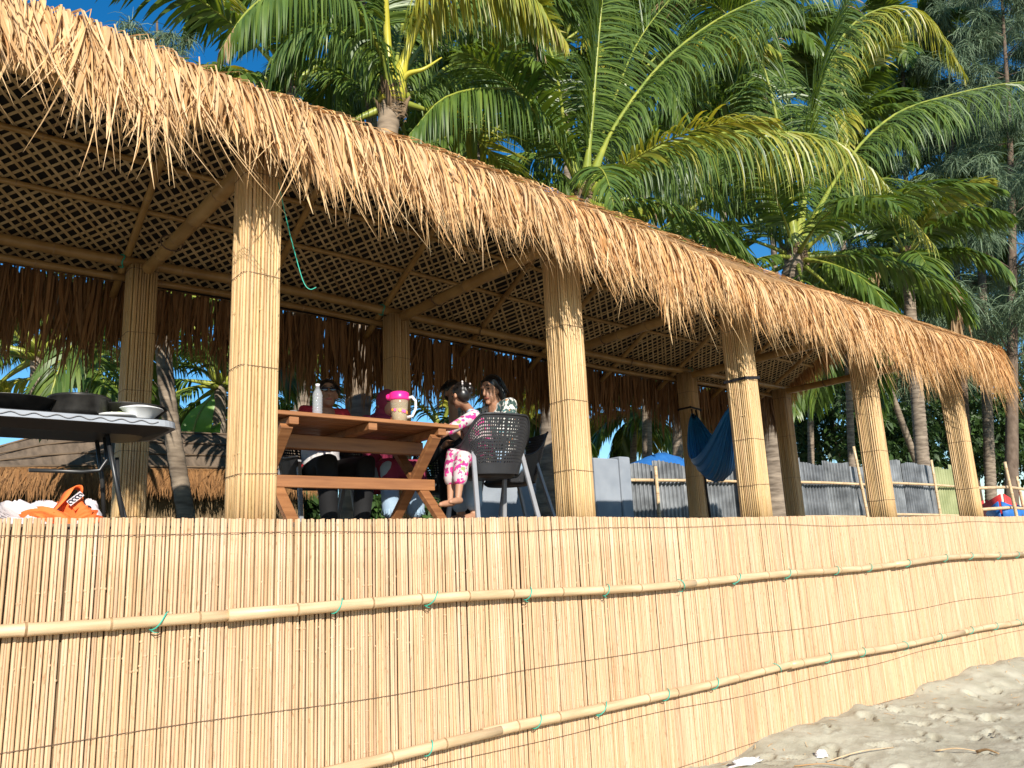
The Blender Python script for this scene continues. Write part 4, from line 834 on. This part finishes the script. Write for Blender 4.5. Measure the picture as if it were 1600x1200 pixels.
# ------------------------------------------------------------------ chairs
def chair(label, loc, rz_):
    e = empty('chair', loc, rz_, label, 'chair', 'black chairs with grey legs around the table')
    def shell(u, v):      # u -1..1 around, v 0..1 up
        a = u*math.radians(112); top = .86-.24*float(sstep(.30, .85, abs(u))); z = .40+(top-.40)*v; r = .215+.07*v; yb = -.02
        sa, ca_ = math.sin(a), math.cos(a); sq = lambda q, p_: math.copysign(abs(q)**p_, q); return Vector((r*1.04*sq(sa, .72), yb-(r*.98+.07*v)*sq(ca_, .62), z))
    NU, NV_ = 62, 18; b = MB()
    for i in range(NU):
        for j in range(NV_):
            u0, u1 = -1+2*i/NU, -1+2*(i+1)/NU; v0, v1 = j/NV_, (j+1)/NV_; P4 = [shell(u0, v0), shell(u1, v0), shell(u1, v1), shell(u0, v1)]
            if abs(u0+u1)/2 < .60 and 2 < j < NV_-1:
                um, vm = (u0+u1)/2, (v0+v1)/2; k = .36; I4 = [shell(um, vm+(v0-vm)*2*k), shell(um+(u1-um)*2*k, vm), shell(um, vm+(v1-vm)*2*k), shell(um+(u0-um)*2*k, vm)]
                b.add(P4+I4, [(0, 1, 4), (1, 5, 4), (1, 2, 5), (2, 6, 5), (2, 3, 6), (3, 7, 6), (3, 0, 7), (0, 4, 7)])
            else: b.add(P4, [(0, 1, 2, 3)])
    o = b.build('back_shell', 'plastic_black', e, smooth=False); md = o.modifiers.new('weld', 'WELD'); md = o.modifiers.new('thick', 'SOLIDIFY'); md.thickness = .008
    MB().tube([shell(u, 1) for u in np.linspace(-1, 1, 33)], .010, 6, rnd=True).build('rim', 'plastic_black', e)
    MB().lathe([(.001, .385), (.20, .385), (.225, .40), (.23, .42), (.215, .435), (.001, .428)], 28, sx=1.0, sy=.98).build('seat', 'plastic_black', e)
    for sx in (-1, 1):
        MB().beam((sx*.215, -.16, .66), (sx*.275, -.33, 0), .036, .026, (0, 1, 0)).build('leg', 'plastic_grey', e, smooth=False)
        MB().beam((sx*.235, .12, .60), (sx*.27, .24, 0), .036, .026, (0, 1, 0)).build('leg', 'plastic_grey', e, smooth=False)
    return e
FZ = FL+.013
chair('black perforated chair with grey legs, its back to the viewer, the child in it', (4.02, .74, FZ), -.16)
chair('black chair behind the nearest chair with the woman in it', (4.62, 1.22, FZ), 1.35)
chair('black chair under the man in sunglasses', (3.00, 1.80, FZ), math.pi+.1)
chair('black chair under the person in maroon', (3.62, 1.82, FZ), math.pi)
chair('black chair under the hidden person behind the child', (4.42, 1.98, FZ), math.pi-.5)
# ------------------------------------------------------------------ people
def remeshed(b, name, vox, m, parent, smooth=6):
    o = b.build(name+'_tmp', None, None); md = o.modifiers.new('r', 'REMESH'); md.mode = 'VOXEL'; md.voxel_size = vox; md.use_smooth_shade = True
    ms = o.modifiers.new('s', 'SMOOTH'); ms.factor = .5; ms.iterations = smooth
    dg = bpy.context.evaluated_depsgraph_get(); me = bpy.data.meshes.new_from_object(o.evaluated_get(dg)); bpy.data.objects.remove(o)
    me.name = name; me.materials.clear(); me.materials.append(M[m]); me.polygons.foreach_set('use_smooth', [True]*len(me.polygons))
    return link(name, me, parent)
def limb(b, pts, rad, n=12): b.tube(pts, rad, n, rnd=True)
def hand(b, wrist, dirv, palm_n, s=1.0, curl=.5):
    d = Vector(dirv).normalized(); nrm = Vector(palm_n); nrm = (nrm-d*nrm.dot(d)).normalized(); sd_ = d.cross(nrm); w = Vector(wrist)
    b.tube([w, w+d*.045*s, w+d*.085*s], [.024*s, .034*s, .033*s], 10, rnd=True)
    for k, ln in zip((-1.5, -.5, .5, 1.5), (.062, .074, .079, .07)):
        p = w+d*.085*s+sd_*k*.0185*s; q = p+(d+nrm*.25*curl+sd_*k*.06)*ln*.5*s; r = q+(d*(1-.5*curl)+nrm*.9*curl)*ln*.5*s
        b.tube([p, q, r], [.0095*s, .0088*s, .0075*s], 8, rnd=True)
    p = w+d*.03*s+sd_*.032*s; q = p+(d*.6+sd_*.75+nrm*.2)*.04*s; b.tube([p, q, q+(d+nrm*.3)*.032*s], [.0115*s, .0105*s, .0085*s], 8, rnd=True)
def person(label, loc, rz_, sc=1.0, lean=0.0, head=(0, 0, 0), yaw=0, nod=0, skin='skin', elbows=None, hands=None, knees=None, ankles=None, top=('shirt_red', True), legs=('cloth_black', 1.0), shoes=True, hair=None, extra=None, spread=.10):
    e = empty('person', loc, rz_, label, 'person'); s = sc; V3 = lambda *a: Vector(a)*s
    hip = V3(0, -.05, .50); waist = V3(0, -.06+lean*.25, .68); chest = V3(0, -.03+lean*.7, .90); neck = V3(0, .0+lean, 1.06); hc = V3(0, .035+lean*1.15, 1.205)+Vector(head)
    shl = [V3(sg*.175, -.01+lean*.85, .99) for sg in (-1, 1)]
    elbows = [Vector(q) for q in (elbows or [V3(-.25, .08+lean, .74), V3(.25, .08+lean, .74)])]; hands = [Vector(q) for q in (hands or [V3(-.14, .32, .83), V3(.14, .32, .83)])]
    knees = [Vector(q) for q in (knees or [V3(-spread-.03, .42, .53), V3(spread+.03, .42, .53)])]; ankles = [Vector(q) for q in (ankles or [V3(-spread, .40, .09), V3(spread, .40, .09)])]
    Rh = Matrix.Rotation(yaw, 3, 'Z') @ Matrix.Rotation(-nod, 3, 'X'); H = lambda x, y, z: hc+Rh @ (Vector((x, y, z))*s)
    b = MB()
    limb(b, [hip, waist, chest, (chest+neck)/2], [.135*s, .115*s, .13*s, .10*s], 16); b.ell(chest, (.17*s, .105*s, .13*s)); b.ell(hip, (.165*s, .12*s, .11*s))
    limb(b, [(chest+neck)/2, neck, H(0, -.01, -.06)], [.06*s, .052*s, .05*s])
    for k in (0, 1):
        limb(b, [shl[k], shl[k].lerp(elbows[k], .5), elbows[k]], [.055*s, .047*s, .038*s]); w = hands[k]; d = (w-elbows[k]).normalized(); limb(b, [elbows[k], elbows[k].lerp(w, .35), w], [.039*s, .038*s, .025*s]); hand(b, w, d, (0, 0, -1), s)
        hp = hip+V3((-1, 1)[k]*.085, .03, -.01); limb(b, [hp, hp.lerp(knees[k], .5), knees[k]], [.085*s, .074*s, .056*s]); limb(b, [knees[k], knees[k].lerp(ankles[k], .3), ankles[k]], [.055*s, .054*s, .033*s])
        an = ankles[k]; fd_ = Vector((ankles[k].x-hip.x, .22, 0)).normalized(); limb(b, [an+Vector((0, 0, -.035*s))-fd_*.03*s, an+fd_*.09*s+Vector((0, 0, -.05*s)), an+fd_*.16*s+Vector((0, 0, -.058*s))], [.036*s, .034*s, .024*s])
    b.ell(H(0, -.01, .03), (.076*s, .096*s, .098*s), 18, 12, Rh); b.ell(H(0, .022, -.05), (.056*s, .07*s, .068*s), 14, 9, Rh); b.ell(H(0, .075, -.098), (.024*s, .02*s, .018*s), 10, 7, Rh)
    b.tube([H(0, .088, .022), H(0, .106, -.012), H(0, .112, -.026)], [.010*s, .013*s, .016*s], 8, rnd=True)
    for sg in (-1, 1): b.ell(H(sg*.078, -.01, -.005), (.012*s, .02*s, .032*s), 8, 6, Rh); b.ell(H(sg*.034, .076, .042), (.026*s, .014*s, .010*s), 8, 6, Rh)
    remeshed(b, 'body', .0085*max(s, .8), skin, e, 3)
    for sg in (-1, 1): MB().ell(H(sg*.032, .082, .020), (.014*s, .008*s, .007*s), 10, 6, Rh).build('eye', 'eye', e); MB().tube([H(sg*.016, .093, .048), H(sg*.035, .091, .054), H(sg*.052, .078, .046)], [.004*s]*3, 6).build('eyebrow', 'hair', e)
    MB().tube([H(-.026, .083, -.062), H(0, .097, -.058), H(.026, .083, -.062)], [.004*s, .009*s, .004*s], 8, rnd=True).build('lips', 'lips', e)
    if top:
        t = MB(); limb(t, [hip+V3(0, 0, .02), waist, chest, (chest+neck)/2], [.155*s, .138*s, .15*s, .088*s], 16); t.ell(chest, (.19*s, .125*s, .14*s)); t.ell(hip+V3(0, 0, .03), (.18*s, .14*s, .11*s))
        for k in (0, 1):
            en = elbows[k] if top[1] == 'long' else shl[k].lerp(elbows[k], .75)
            limb(t, [(chest+neck)/2, shl[k], shl[k].lerp(en, .5), en], [.07*s, .073*s, .066*s, .058*s])
            if top[1] == 'long': limb(t, [elbows[k], elbows[k].lerp(hands[k], .85)], [.056*s, .04*s])
        remeshed(t, 'shirt', .012, top[0], e, 5)
    if legs:
        t = MB(); t.ell(hip, (.175*s, .132*s, .11*s))
        for k in (0, 1):
            hp = hip+V3((-1, 1)[k]*.085, .03, -.01); en = knees[k].lerp(ankles[k], legs[1]); limb(t, [hip, hp, hp.lerp(knees[k], .5), knees[k], knees[k].lerp(en, .5), en], [.1*s, .108*s, .10*s, .088*s, .08*s, .066*s*(1.15 if legs[1] < .9 else 1)])
        remeshed(t, 'trousers', .012, legs[0], e, 4)
    if shoes:
        for k in (0, 1):
            an = ankles[k]; MB().ell(an+Vector((0, .07*s, -.055*s)), (.045*s, .13*s, .038*s), 12, 8).build('shoe', 'cloth_black', e)
    if hair:
        h = MB(); h.ell(H(0, -.026, .052), (.088*s, .10*s, .096*s), 18, 12, Rh); h.ell(H(0, -.06, .0), (.082*s, .07*s, .09*s), 16, 10, Rh)
        if hair == 'long':
            h.ell(H(0, -.085, -.05), (.085*s, .05*s, .12*s), 14, 9, Rh)
            for sg in (-1, 1): h.tube([H(sg*.06, .02, .09), H(sg*.088, -.01, .02), H(sg*.088, -.03, -.07), H(sg*.075, -.03, -.15)], [.022*s, .022*s, .022*s, .012*s], 8, rnd=True)
        if hair == 'bun': h.ell(H(.03, -.135, .045), (.04*s, .035*s, .04*s), 12, 8, Rh)
        ho = remeshed(h, 'hair', .008, 'hair', e, 2)
        # fine locks so that the hair has an uneven outline
        g = np.random.default_rng(int(loc[0]*100)); n = 340; th = g.uniform(0, 6.28, n); ph = g.uniform(.0, 1.45, n); Pk = np.zeros((n, 4, 3)); ln = (.05 if hair != 'long' else .12)*s
        for q in range(n):
            d = Vector((math.sin(ph[q])*math.cos(th[q]), math.sin(ph[q])*math.sin(th[q])-.15, math.cos(ph[q])))
            if d.y > .55 and d.z < .6: d.y = -d.y
            p = Vector((d.x*.089, d.y*.104-.024, d.z*.098+.05)); 
            for k in range(4): Pk[q, k] = H(*(p*(1+.02*k)+Vector((d.x*.012*k, d.y*.012*k, -ln*k/3))))
        V, Fq, T = strips(Pk, np.full((n, 1), .009*s)*np.array([1, 1, .8, .2])[None], unit(g.normal(0, 1, (n, 1, 3))).repeat(4, 1), g.random(n)); tag(np_mesh('hair_locks', V, Fq, T, 'hair', ho), kind='stuff')
    if extra: extra(e, H, s, Rh, dict(hip=hip, chest=chest, neck=neck, knees=knees, ankles=ankles, waist=waist))
    return e
def man_x(e, H, s, Rh, J):
    f = MB()
    for sg in (-1, 1): f.ell(H(sg*.034, .094, .022), (.030, .008, .021), 12, 8, Rh)
    gl = f.build('sunglasses', 'glasses', e); gl['kind'] = 'stuff'; del gl['kind']
    f = MB().tube([H(-.084, -.01, .03), H(-.078, .06, .032), H(-.05, .095, .034), H(0, .104, .032), H(.05, .095, .034), H(.078, .06, .032), H(.084, -.01, .03)], .004, 6); f.build('frame', 'glasses', gl)
    t = MB(); t.ell(J['waist'], (.17, .14, .15)); limb(t, [J['hip']+Vector((0, .02, .03)), J['waist'], J['waist']+Vector((0, .02, .16))], [.168, .155, .15], 16); remeshed(t, 'undershirt', .012, 'shirt_grey', e, 4)
    MB().tube([J['waist']+Vector((.04, .155, -.16)), J['waist']+Vector((.04, .165, 0)), J['waist']+Vector((.03, .14, .16))], .010, 6).build('zip', 'ink', e)
mp_ = at(510, 618, 1.68)
person('man in sunglasses, red top and pale shirt, seated at the far side of the table', (mp_[0], 1.74, FZ), math.pi, 1.02, .04, head=(-.0, 0, mp_[2]-FZ-1.23), yaw=-.35, nod=-.1, top=('shirt_red', 'long'), hair='short', extra=man_x, hands=[(-.16, .36, .86), (.2, .36, .86)], spread=.14)
def mar_x(e, H, s, Rh, J):
    t = MB(); t.ell(H(0, -.02, .035), (.096, .112, .112), 18, 12, Rh); t.ell(H(0, -.02, -.07), (.088, .095, .09), 16, 10, Rh); limb(t, [H(0, -.02, -.08), J['neck'], J['chest']+Vector((0, .03, .02))], [.085, .12, .165], 16)
    sc_ = remeshed(t, 'headscarf', .010, 'maroon', e, 4)
    MB().ell(H(0, .062, -.005), (.056, .045, .078), 14, 10, Rh).build('face_opening', 'skin_light', sc_)
    t = MB()
    for k in (0, 1): limb(t, [J['hip'], J['hip'].lerp(J['knees'][k], .5)+Vector((0, 0, .02)), J['knees'][k]+Vector((0, .01, 0)), J['knees'][k].lerp(J['ankles'][k], .22)], [.15, .115, .095, .085], 14)
    t.ell((J['knees'][0]+J['knees'][1])/2+Vector((0, -.06, -.01)), (.17, .12, .075)); remeshed(t, 'tunic_skirt', .012, 'maroon', e, 5)
    g = np.random.default_rng(2)
    for k in (0, 1):      # frayed hems
        an = J['knees'][k].lerp(J['ankles'][k], .80); n = 60; a = g.uniform(0, 6.28, n); P = np.zeros((n, 3, 3))
        for j in range(3): P[:, j] = np.stack([an.x+.072*np.cos(a)*(1+.08*j), an.y+.072*np.sin(a)*(1+.08*j), an.z+.01-.022*j*g.uniform(.6, 1.3, n)], -1)
        V, Fq, T = strips(P, np.full((n, 1), .006)*np.ones((1, 3)), np.stack([-np.sin(a), np.cos(a), 0*a], -1)[:, None].repeat(3, 1), g.random(n)); tag(np_mesh('frayed_hem', V, Fq, T, 'jeans', e), kind='stuff')
mq = at(603, 632, 1.62)
person('person in maroon headscarf and tunic with frayed jeans, seated behind the pink lidded pitcher', (mq[0]+.02, 1.78, FZ), math.pi, .98, .10, head=(0, 0, -.06), nod=.35, skin='skin_light', top=('maroon', 'long'), legs=('jeans', .8), extra=mar_x, hands=[(-.12, .38, .83), (.16, .30, .60)], spread=.12)
hb = at(716, 606, 1.9)
person('black haired person in black, mostly hidden behind the child', (hb[0]-.02, 1.98, FZ), math.pi-.5, .97, .06, yaw=.3, nod=.15, top=('cloth_black', 'long'), legs=('cloth_black', 1.0), hair='short', head=(0, 0, hb[2]-FZ-1.235))
def wom_x(e, H, s, Rh, J):
    t = MB(); t.ell((J['hip']+J['knees'][0]*.6+J['knees'][1]*.6)/2.2+Vector((0, -.02, .03)), (.20, .17, .09)); remeshed(t, 'tunic_hem', .012, 'floral_dark', e, 4)
wq = at(769, 612, 1.12)
person('dark haired woman in floral top and jeans, seated looking left', (wq[0]+.10, 1.10, FZ+.04), 1.50, 1.04, .07, head=(0, 0, wq[2]-FZ-.04-1.253), yaw=.35, nod=.18, skin='skin_light', top=('floral_dark', 'long'), legs=('jeans', .82), hair='long', extra=wom_x, shoes=False, hands=[(-.14, .36, .80), (.14, .34, .62)])
def chi_x(e, H, s, Rh, J):
    for p in ((.055, -.125, .085), (-.045, -.12, .10)):
        c = H(*p); b = MB()
        for k in range(5): b.ell(c+Vector((.014*math.cos(k*1.257), .004, .014*math.sin(k*1.257))), (.010, .008, .010), 8, 5)
        b.build('hair_flower', 'cloth_white', e)
    MB().tube([J['neck']+Vector((.062*math.cos(a), .05*math.sin(a)-.005, .0+.008*math.sin(a))) for a in np.linspace(0, 6.28, 17)], .018, 8, caps=False).build('collar', 'jeans', e)
cq = at(719, 619, .80); kx = at(708, 722, .62); fx = at(708, 782, .60)
cr_ = 1.02; CZ = FZ+.12; cl_ = lambda P: Matrix.Rotation(-cr_, 3, 'Z') @ (Vector(P)-Vector((3.97, .80, CZ)))
person('small child in pink floral clothes with hair clips, barefoot in the nearest chair', (3.97, .80, CZ), cr_, .78, .06, head=tuple(cl_(cq)-Vector((0, .035+.06*1.15, 1.205))*.78), yaw=-.95, nod=.15, skin='skin_light', top=('floral_pink', 'short'), legs=('floral_pink', .55), hair='bun', shoes=False, extra=chi_x,
       knees=[cl_(at(706, 712, .74)), cl_(at(722, 716, .62))], ankles=[cl_(at(704, 780, .72)), cl_(at(716, 776, .60))], elbows=[cl_(at(689, 680, .78)), cl_(at(735, 690, .95))], hands=[cl_(at(683, 668, .95)), cl_(at(712, 672, 1.05))]) if True else None
# ------------------------------------------------------------------ folding table, pots, bag
ft = empty('folding_table', (.62, 1.30, FL), 0, 'black folding table with pale wavy rim at the left', 'table')
ZT = .735; hx, hy, rc = 1.0, .36, .13
def rrect(hx, hy, r, n=7):
    out = []
    for cx, cy, a0 in ((hx-r, hy-r, 0), (-hx+r, hy-r, 90), (-hx+r, -hy+r, 180), (hx-r, -hy+r, 270)):
        for k in range(n): a = math.radians(a0+90*k/(n-1)); out.append((cx+r*math.cos(a), cy+r*math.sin(a)))
    return out
R0 = rrect(hx, hy, rc); n = len(R0)
def slab(z0, z1, ins0, ins1, m, name, par):
    A = rrect(hx-ins0, hy-ins0, rc); B = rrect(hx-ins1, hy-ins1, rc); return MB().add([(x, y, z0) for x, y in A]+[(x, y, z1) for x, y in B], [(i, (i+1) % n, n+(i+1) % n, n+i) for i in range(n)]+[tuple(range(n-1, -1, -1)), tuple(range(n, 2*n))]).build(name, m, par, smooth=False)
slab(ZT-.085, ZT-.045, .16, .03, 'plastic_black', 'underside', ft); rim = slab(ZT-.044, ZT-.002, 0, .004, 'rim', 'rim', ft); slab(ZT-.0015, ZT+.004, .006, .012, 'plastic_black', 'top', ft)
wv = [(x, -hy-.004, ZT-.022+.009*math.sin(x*52)) for x in np.arange(-hx+rc, hx-rc, .012)]; MB().tube(wv, .003, 5).build('wave_line', 'plastic_grey', rim)
for sx in (-1, 1):
    for sy in (-1, 1):
        MB().tube([(sx*.60, sy*.14, ZT-.06), (sx*.66, sy*.17, .38), (sx*.72, sy*.26, .02)], .014, 8).build('leg', 'metal_black', ft)
    MB().tube([(sx*.72, -.30, .02), (sx*.72, .30, .02)], .014, 8, rnd=True).build('foot', 'metal_black', ft)
    MB().tube([(sx*.62, 0, ZT-.07), (sx*.64, -.02, .50), (sx*.60, -.02, .43), (sx*.50, 0, .42), (sx*.2, 0, .42)], .013, 8).build('brace', 'metal_black', ft)
    MB().tube([(sx*.70, -.02, .52), (sx*.72, -.02, .30), (sx*.74, -.26, .02)], .013, 8).build('brace', 'metal_black', ft)
MB().tube([(-.72, -.31, .035), (.74, -.31, .035)], .011, 8).build('long_bar', 'metal_black', ft)
FT = FL+ZT+.006
def lathe_thing(name, label, cat, loc, parts):
    e = empty(name, loc, 0, label, cat)
    for nm_, pr, m in parts: MB().lathe([(r_, z_*1.18) for r_, z_ in pr], 32).build(nm_, m, e)
    return e
def onF(x, Y): p = at(x, 660, Y); return (p[0], Y, FT)
lp_ = onF(15, 1.22); e = lathe_thing('wok', 'wide black wok with lid knob at the left end of the folding table', 'pan', lp_, [('bowl', [(.001, .004), (.10, .004), (.20, .03), (.27, .075), (.275, .078), (.265, .078), (.19, .038), (.001, .014)], 'pan')])
lp_ = onF(62, 1.30); e = lathe_thing('pan_lid', 'black pan lid with round knob behind the wok', 'lid', lp_, [('dome', [(.001, .01), (.20, .01), (.20, .02), (.13, .065), (.05, .085), (.001, .088)], 'pan'), ('knob', [(.001, .086), (.012, .086), (.012, .105), (.035, .112), (.035, .124), (.001, .13)], 'pan')])
lp_ = onF(122, 1.16); e = lathe_thing('cooking_pot', 'low black cooking pot in the middle of the folding table', 'pot', lp_, [('body', [(.001, .004), (.155, .004), (.175, .03), (.178, .10), (.186, .104), (.186, .112), (.172, .112), (.168, .03), (.001, .016)], 'pan'), ('cover', [(.001, .112), (.175, .112), (.175, .118), (.1, .128), (.001, .132)], 'pan')])
lp_ = onF(200, 1.24); e = lathe_thing('frying_pan', 'wide shallow black pan behind the white bowl', 'pan', lp_, [('body', [(.001, .004), (.15, .004), (.235, .085), (.245, .09), (.236, .092), (.15, .016), (.001, .014)], 'pan')])
lp_ = onF(219, 1.08); e = lathe_thing('bowl', 'shallow white bowl at the right end of the folding table', 'bowl', lp_, [('dish', [(.001, .003), (.07, .003), (.075, .01), (.135, .06), (.142, .062), (.136, .066), (.07, .016), (.001, .014)], 'white'), ('cover', [(.001, .085), (.07, .082), (.134, .067), (.13, .064), (.001, .078)], 'handle_clear')])
e = empty('plate_of_greens', onF(182, 1.04), 0, 'flat plate of chopped greens beside the white bowl', 'food'); MB().lathe([(.001, .003), (.08, .003), (.115, .016), (.112, .02), (.001, .010)], 24).build('dish', 'white', e)
g = np.random.default_rng(8)
for i in range(14): a = g.uniform(0, 6.28); r = g.uniform(0, .07); MB().ell((r*math.cos(a), r*math.sin(a), .02+.018*(1-r/.07)), (.03, .012, .008), 8, 5, Matrix.Rotation(a*2, 3, 'Z')).build('green_leaf', 'greens', e)
bz_ = at(92, 800, .42); bg_ = empty('cloth_bag', (bz_[0], .42, FZ), 0, 'crumpled white and orange cloth bag lying on the wall edge', 'bag')
crumple('white_cloth', None, None, (-.08, .03, 0), (.17, .10, .12), 'cloth_white', 11, .6, 72, 44, bg_); crumple('orange_cloth', None, None, (.04, -.02, 0), (.15, .085, .11), 'cloth_orange', 14, .6, 72, 44, bg_); crumple('white_cloth', None, None, (.135, .0, 0), (.075, .07, .12), 'cloth_white', 17, .4, 56, 34, bg_)
def ribbon(pts, w, m, nm_):
    C = catmull(pts, 26); tn = unit(np.gradient(C, axis=0)); sd_ = unit(np.cross(tn, (0.15, -1, .1))); sd_ = unit(np.cross(tn, (0, 0, 1))+np.array([.25, -.3, .35])); vs_ = []
    for k in range(26): vs_ += [C[k]-sd_[k]*w/2, C[k]+sd_[k]*w/2]
    o = MB().add(vs_, [(2*k, 2*k+1, 2*k+3, 2*k+2) for k in range(25)]).build(nm_, m, bg_); md = o.modifiers.new('t', 'SOLIDIFY'); md.thickness = .006; return o
ribbon([(-.06, -.09, .06), (0, -.07, .14), (.04, -.04, .205), (.09, -.03, .21), (.10, -.05, .15), (.05, -.08, .10)], .06, 'cloth_orange', 'strap')
pa = MB().box((-.042, -.002, -.016), (.042, .002, .016), Matrix.Rotation(-.75, 3, 'Y'), (.055, -.105, .145)).build('print_patch', 'cloth_white', bg_, smooth=False)
for k, (dx, dz) in enumerate(((-.022, -.016), (-.006, -.003), (.008, .010), (.022, .02))):
    MB().tube([(.055+dx+.010*math.cos(a), -.109, .143+dz+.009*math.sin(a)) for a in np.linspace(.4, 5.6, 9)], .003, 5).build('print_mark', 'ink', pa)
MB().tube([(.12+.02*math.cos(a), -.085, .09+.018*math.sin(a)) for a in np.linspace(.4, 5.6, 9)], .005, 5).build('print_mark', 'ink', bg_)
# ------------------------------------------------------------------ hammock
ha = Vector((PX[4]-.13, 2.68, at(1080, 640, 2.7)[2])); hb_ = Vector((PX[3]+.02, .28, at(1160, 594, .15)[2]-.10)); hm = empty('hammock', tuple(ha), 0, 'shiny blue cloth hammock slung between the posts', 'hammock')
D_ = hb_-ha; NU, NV_ = 34, 61; vs_ = []; sdh = Vector((D_.y, -D_.x, 0)).normalized(); t0, t1 = .03, .95
for i in range(NU+1):
    t = i/NU; s_ = t0+(t1-t0)*t; c = D_*s_+Vector((0, 0, -.88*4*s_*(1-s_))); open_ = math.sin(math.pi*t)**.75
    for j in range(NV_):
        v = j/(NV_-1)*2-1; w = (.02+.25*open_); fold = (.020*math.cos(v*41+1.5*math.sin(v*5))+.012*math.cos(v*23+1))*(1-.45*open_)
        vs_.append(c+sdh*v*w+Vector((0, 0, (.27*open_+.02)*(v*v)*1.0-.10*open_+fold)))
cl = MB().add(vs_, [(i*NV_+j, (i+1)*NV_+j, (i+1)*NV_+j+1, i*NV_+j+1) for i in range(NU) for j in range(NV_-1)]).build('cloth', 'hammock', hm); md = cl.modifiers.new('t', 'SOLIDIFY'); md.thickness = .004
hang = lambda s_: D_*s_+Vector((0, 0, -.88*4*s_*(1-s_)))
MB().tube([(0, 0, 0), hang(.02), hang(.04)], .010, 6).build('cord', 'black_strap', hm); MB().tube([D_, hang(.97), hang(.925)], .010, 6).build('cord', 'black_strap', hm)
def strap(cx, cy, z, w, tilt):
    h = w/2+.016; q = [(-h, -h), (h, -h), (h, h), (-h, h), (-h, -h)]; vs_ = []
    for a, c in q: vs_ += [Vector((cx+a, cy+c, z+tilt*a-.014))-ha, Vector((cx+a, cy+c, z+tilt*a+.014))-ha]
    o = MB().add(vs_, [(2*k, 2*k+2, 2*k+3, 2*k+1) for k in range(4)]).build('strap', 'black_strap', hm, smooth=False); md = o.modifiers.new('t', 'SOLIDIFY'); md.thickness = .004
strap(PX[3], .15, at(1160, 594, .15)[2], .225, .12); strap(PX[4]-.02, 2.80, ha.z+.02, .215, -.1)
MB().tube([Vector((.10, 0, 0)), Vector((.13, -.04, -.5)), Vector((.14, -.02, -1.1)), Vector((.16, -.03, -1.6))], .016, 6).build('strap_end', 'black_strap', hm)
# ------------------------------------------------------------------ twine from the roof, litter on the sand
q = [at(435, 285, -.02), at(448, 345, 0), at(462, 400, .02), at(474, 440, .02), at(484, 452, 0), at(494, 449, -.02)]; o0 = q[0]
tw_ = MB().tube([tuple(z-o0) for z in catmull(q, 20)], .003, 6).build('hanging_twine', 'green_tie'); tw_.location = tuple(o0); tag(tw_, 'pale green twine dangling from the eave beside the first front post', 'string')
def onS(x, y):
    d = _fw*F+RT*(x-800)+UP*(600-y); t = -(CAM[2]-.03)/d[2]; p = CAM+d*t; i = np.argmin(abs(xs-p[0])); j = np.argmin(abs(ys-p[1])); p[2] = float(Z[j, i]); return p
p = onS(1165, 1180); crumple('plastic_wrapper', 'long crumpled clear plastic wrapper on the sand at the foot of the wall', 'litter', (p[0], p[1], p[2]), (.19, .055, .035), 'handle_clear', 21, .6)
p = onS(1281, 1167); crumple('plastic_wrapper', 'small balled white plastic scrap on the sand', 'litter', (p[0], p[1], p[2]), (.06, .045, .035), 'handle_clear', 23, .6)
for a, c, r, m, lab in (((1290, 1172), (1395, 1160), .006, 'rail', 'thin straw beside the balled plastic scrap'), ((1460, 1163), (1530, 1166), .007, 'rail', 'pale end of dry stem on the sand at lower right'), ((1525, 1166), (1560, 1172), .012, 'node', 'curled brown dry leaf on the sand at lower right'), ((1240, 1188), (1330, 1178), .005, 'thatch', 'fine straw lying below the balled plastic scrap')):
    a = onS(*a); c = onS(*c); mid = (a+c)/2+np.array([0, 0, .035]); C = catmull([(0, 0, .012), mid-a, c-a+np.array([0, 0, .012])], 9); o = MB().tube([tuple(z) for z in C], [r*(1-.5*k/8) for k in range(9)], 6).build('dry_stem', m); o.location = tuple(a); tag(o, lab, 'stick')

# loose straw bits fallen along the foot of the wall
n = 170; bx_ = rng.uniform(5, 15, n); by_ = -.04-np.abs(rng.normal(0, .55, n)); ba = rng.uniform(0, 6.28, n); bl_ = rng.uniform(.02, .10, n); Pb = np.zeros((n, 3, 3))
for k in range(3):
    px_, py_ = bx_+np.cos(ba)*bl_*k/2, by_+np.sin(ba)*bl_*k/2; ii = np.clip(np.searchsorted(xs, px_), 0, len(xs)-1); jj = np.clip(np.searchsorted(ys, py_), 0, len(ys)-1); Pb[:, k] = np.stack([px_, py_, Z[jj, ii]+.008], -1)
V, Fq, T = strips(Pb, np.full((n, 1), .006)*np.array([1, 1, .4])[None], np.stack([-np.sin(ba), np.cos(ba), .3+0*ba], -1)[:, None].repeat(3, 1), rng.random(n))
tag(np_mesh('straw_litter', V, Fq, T, 'thatch'), 'short bits of straw scattered on the sand along the wall', 'straw', kind='stuff')
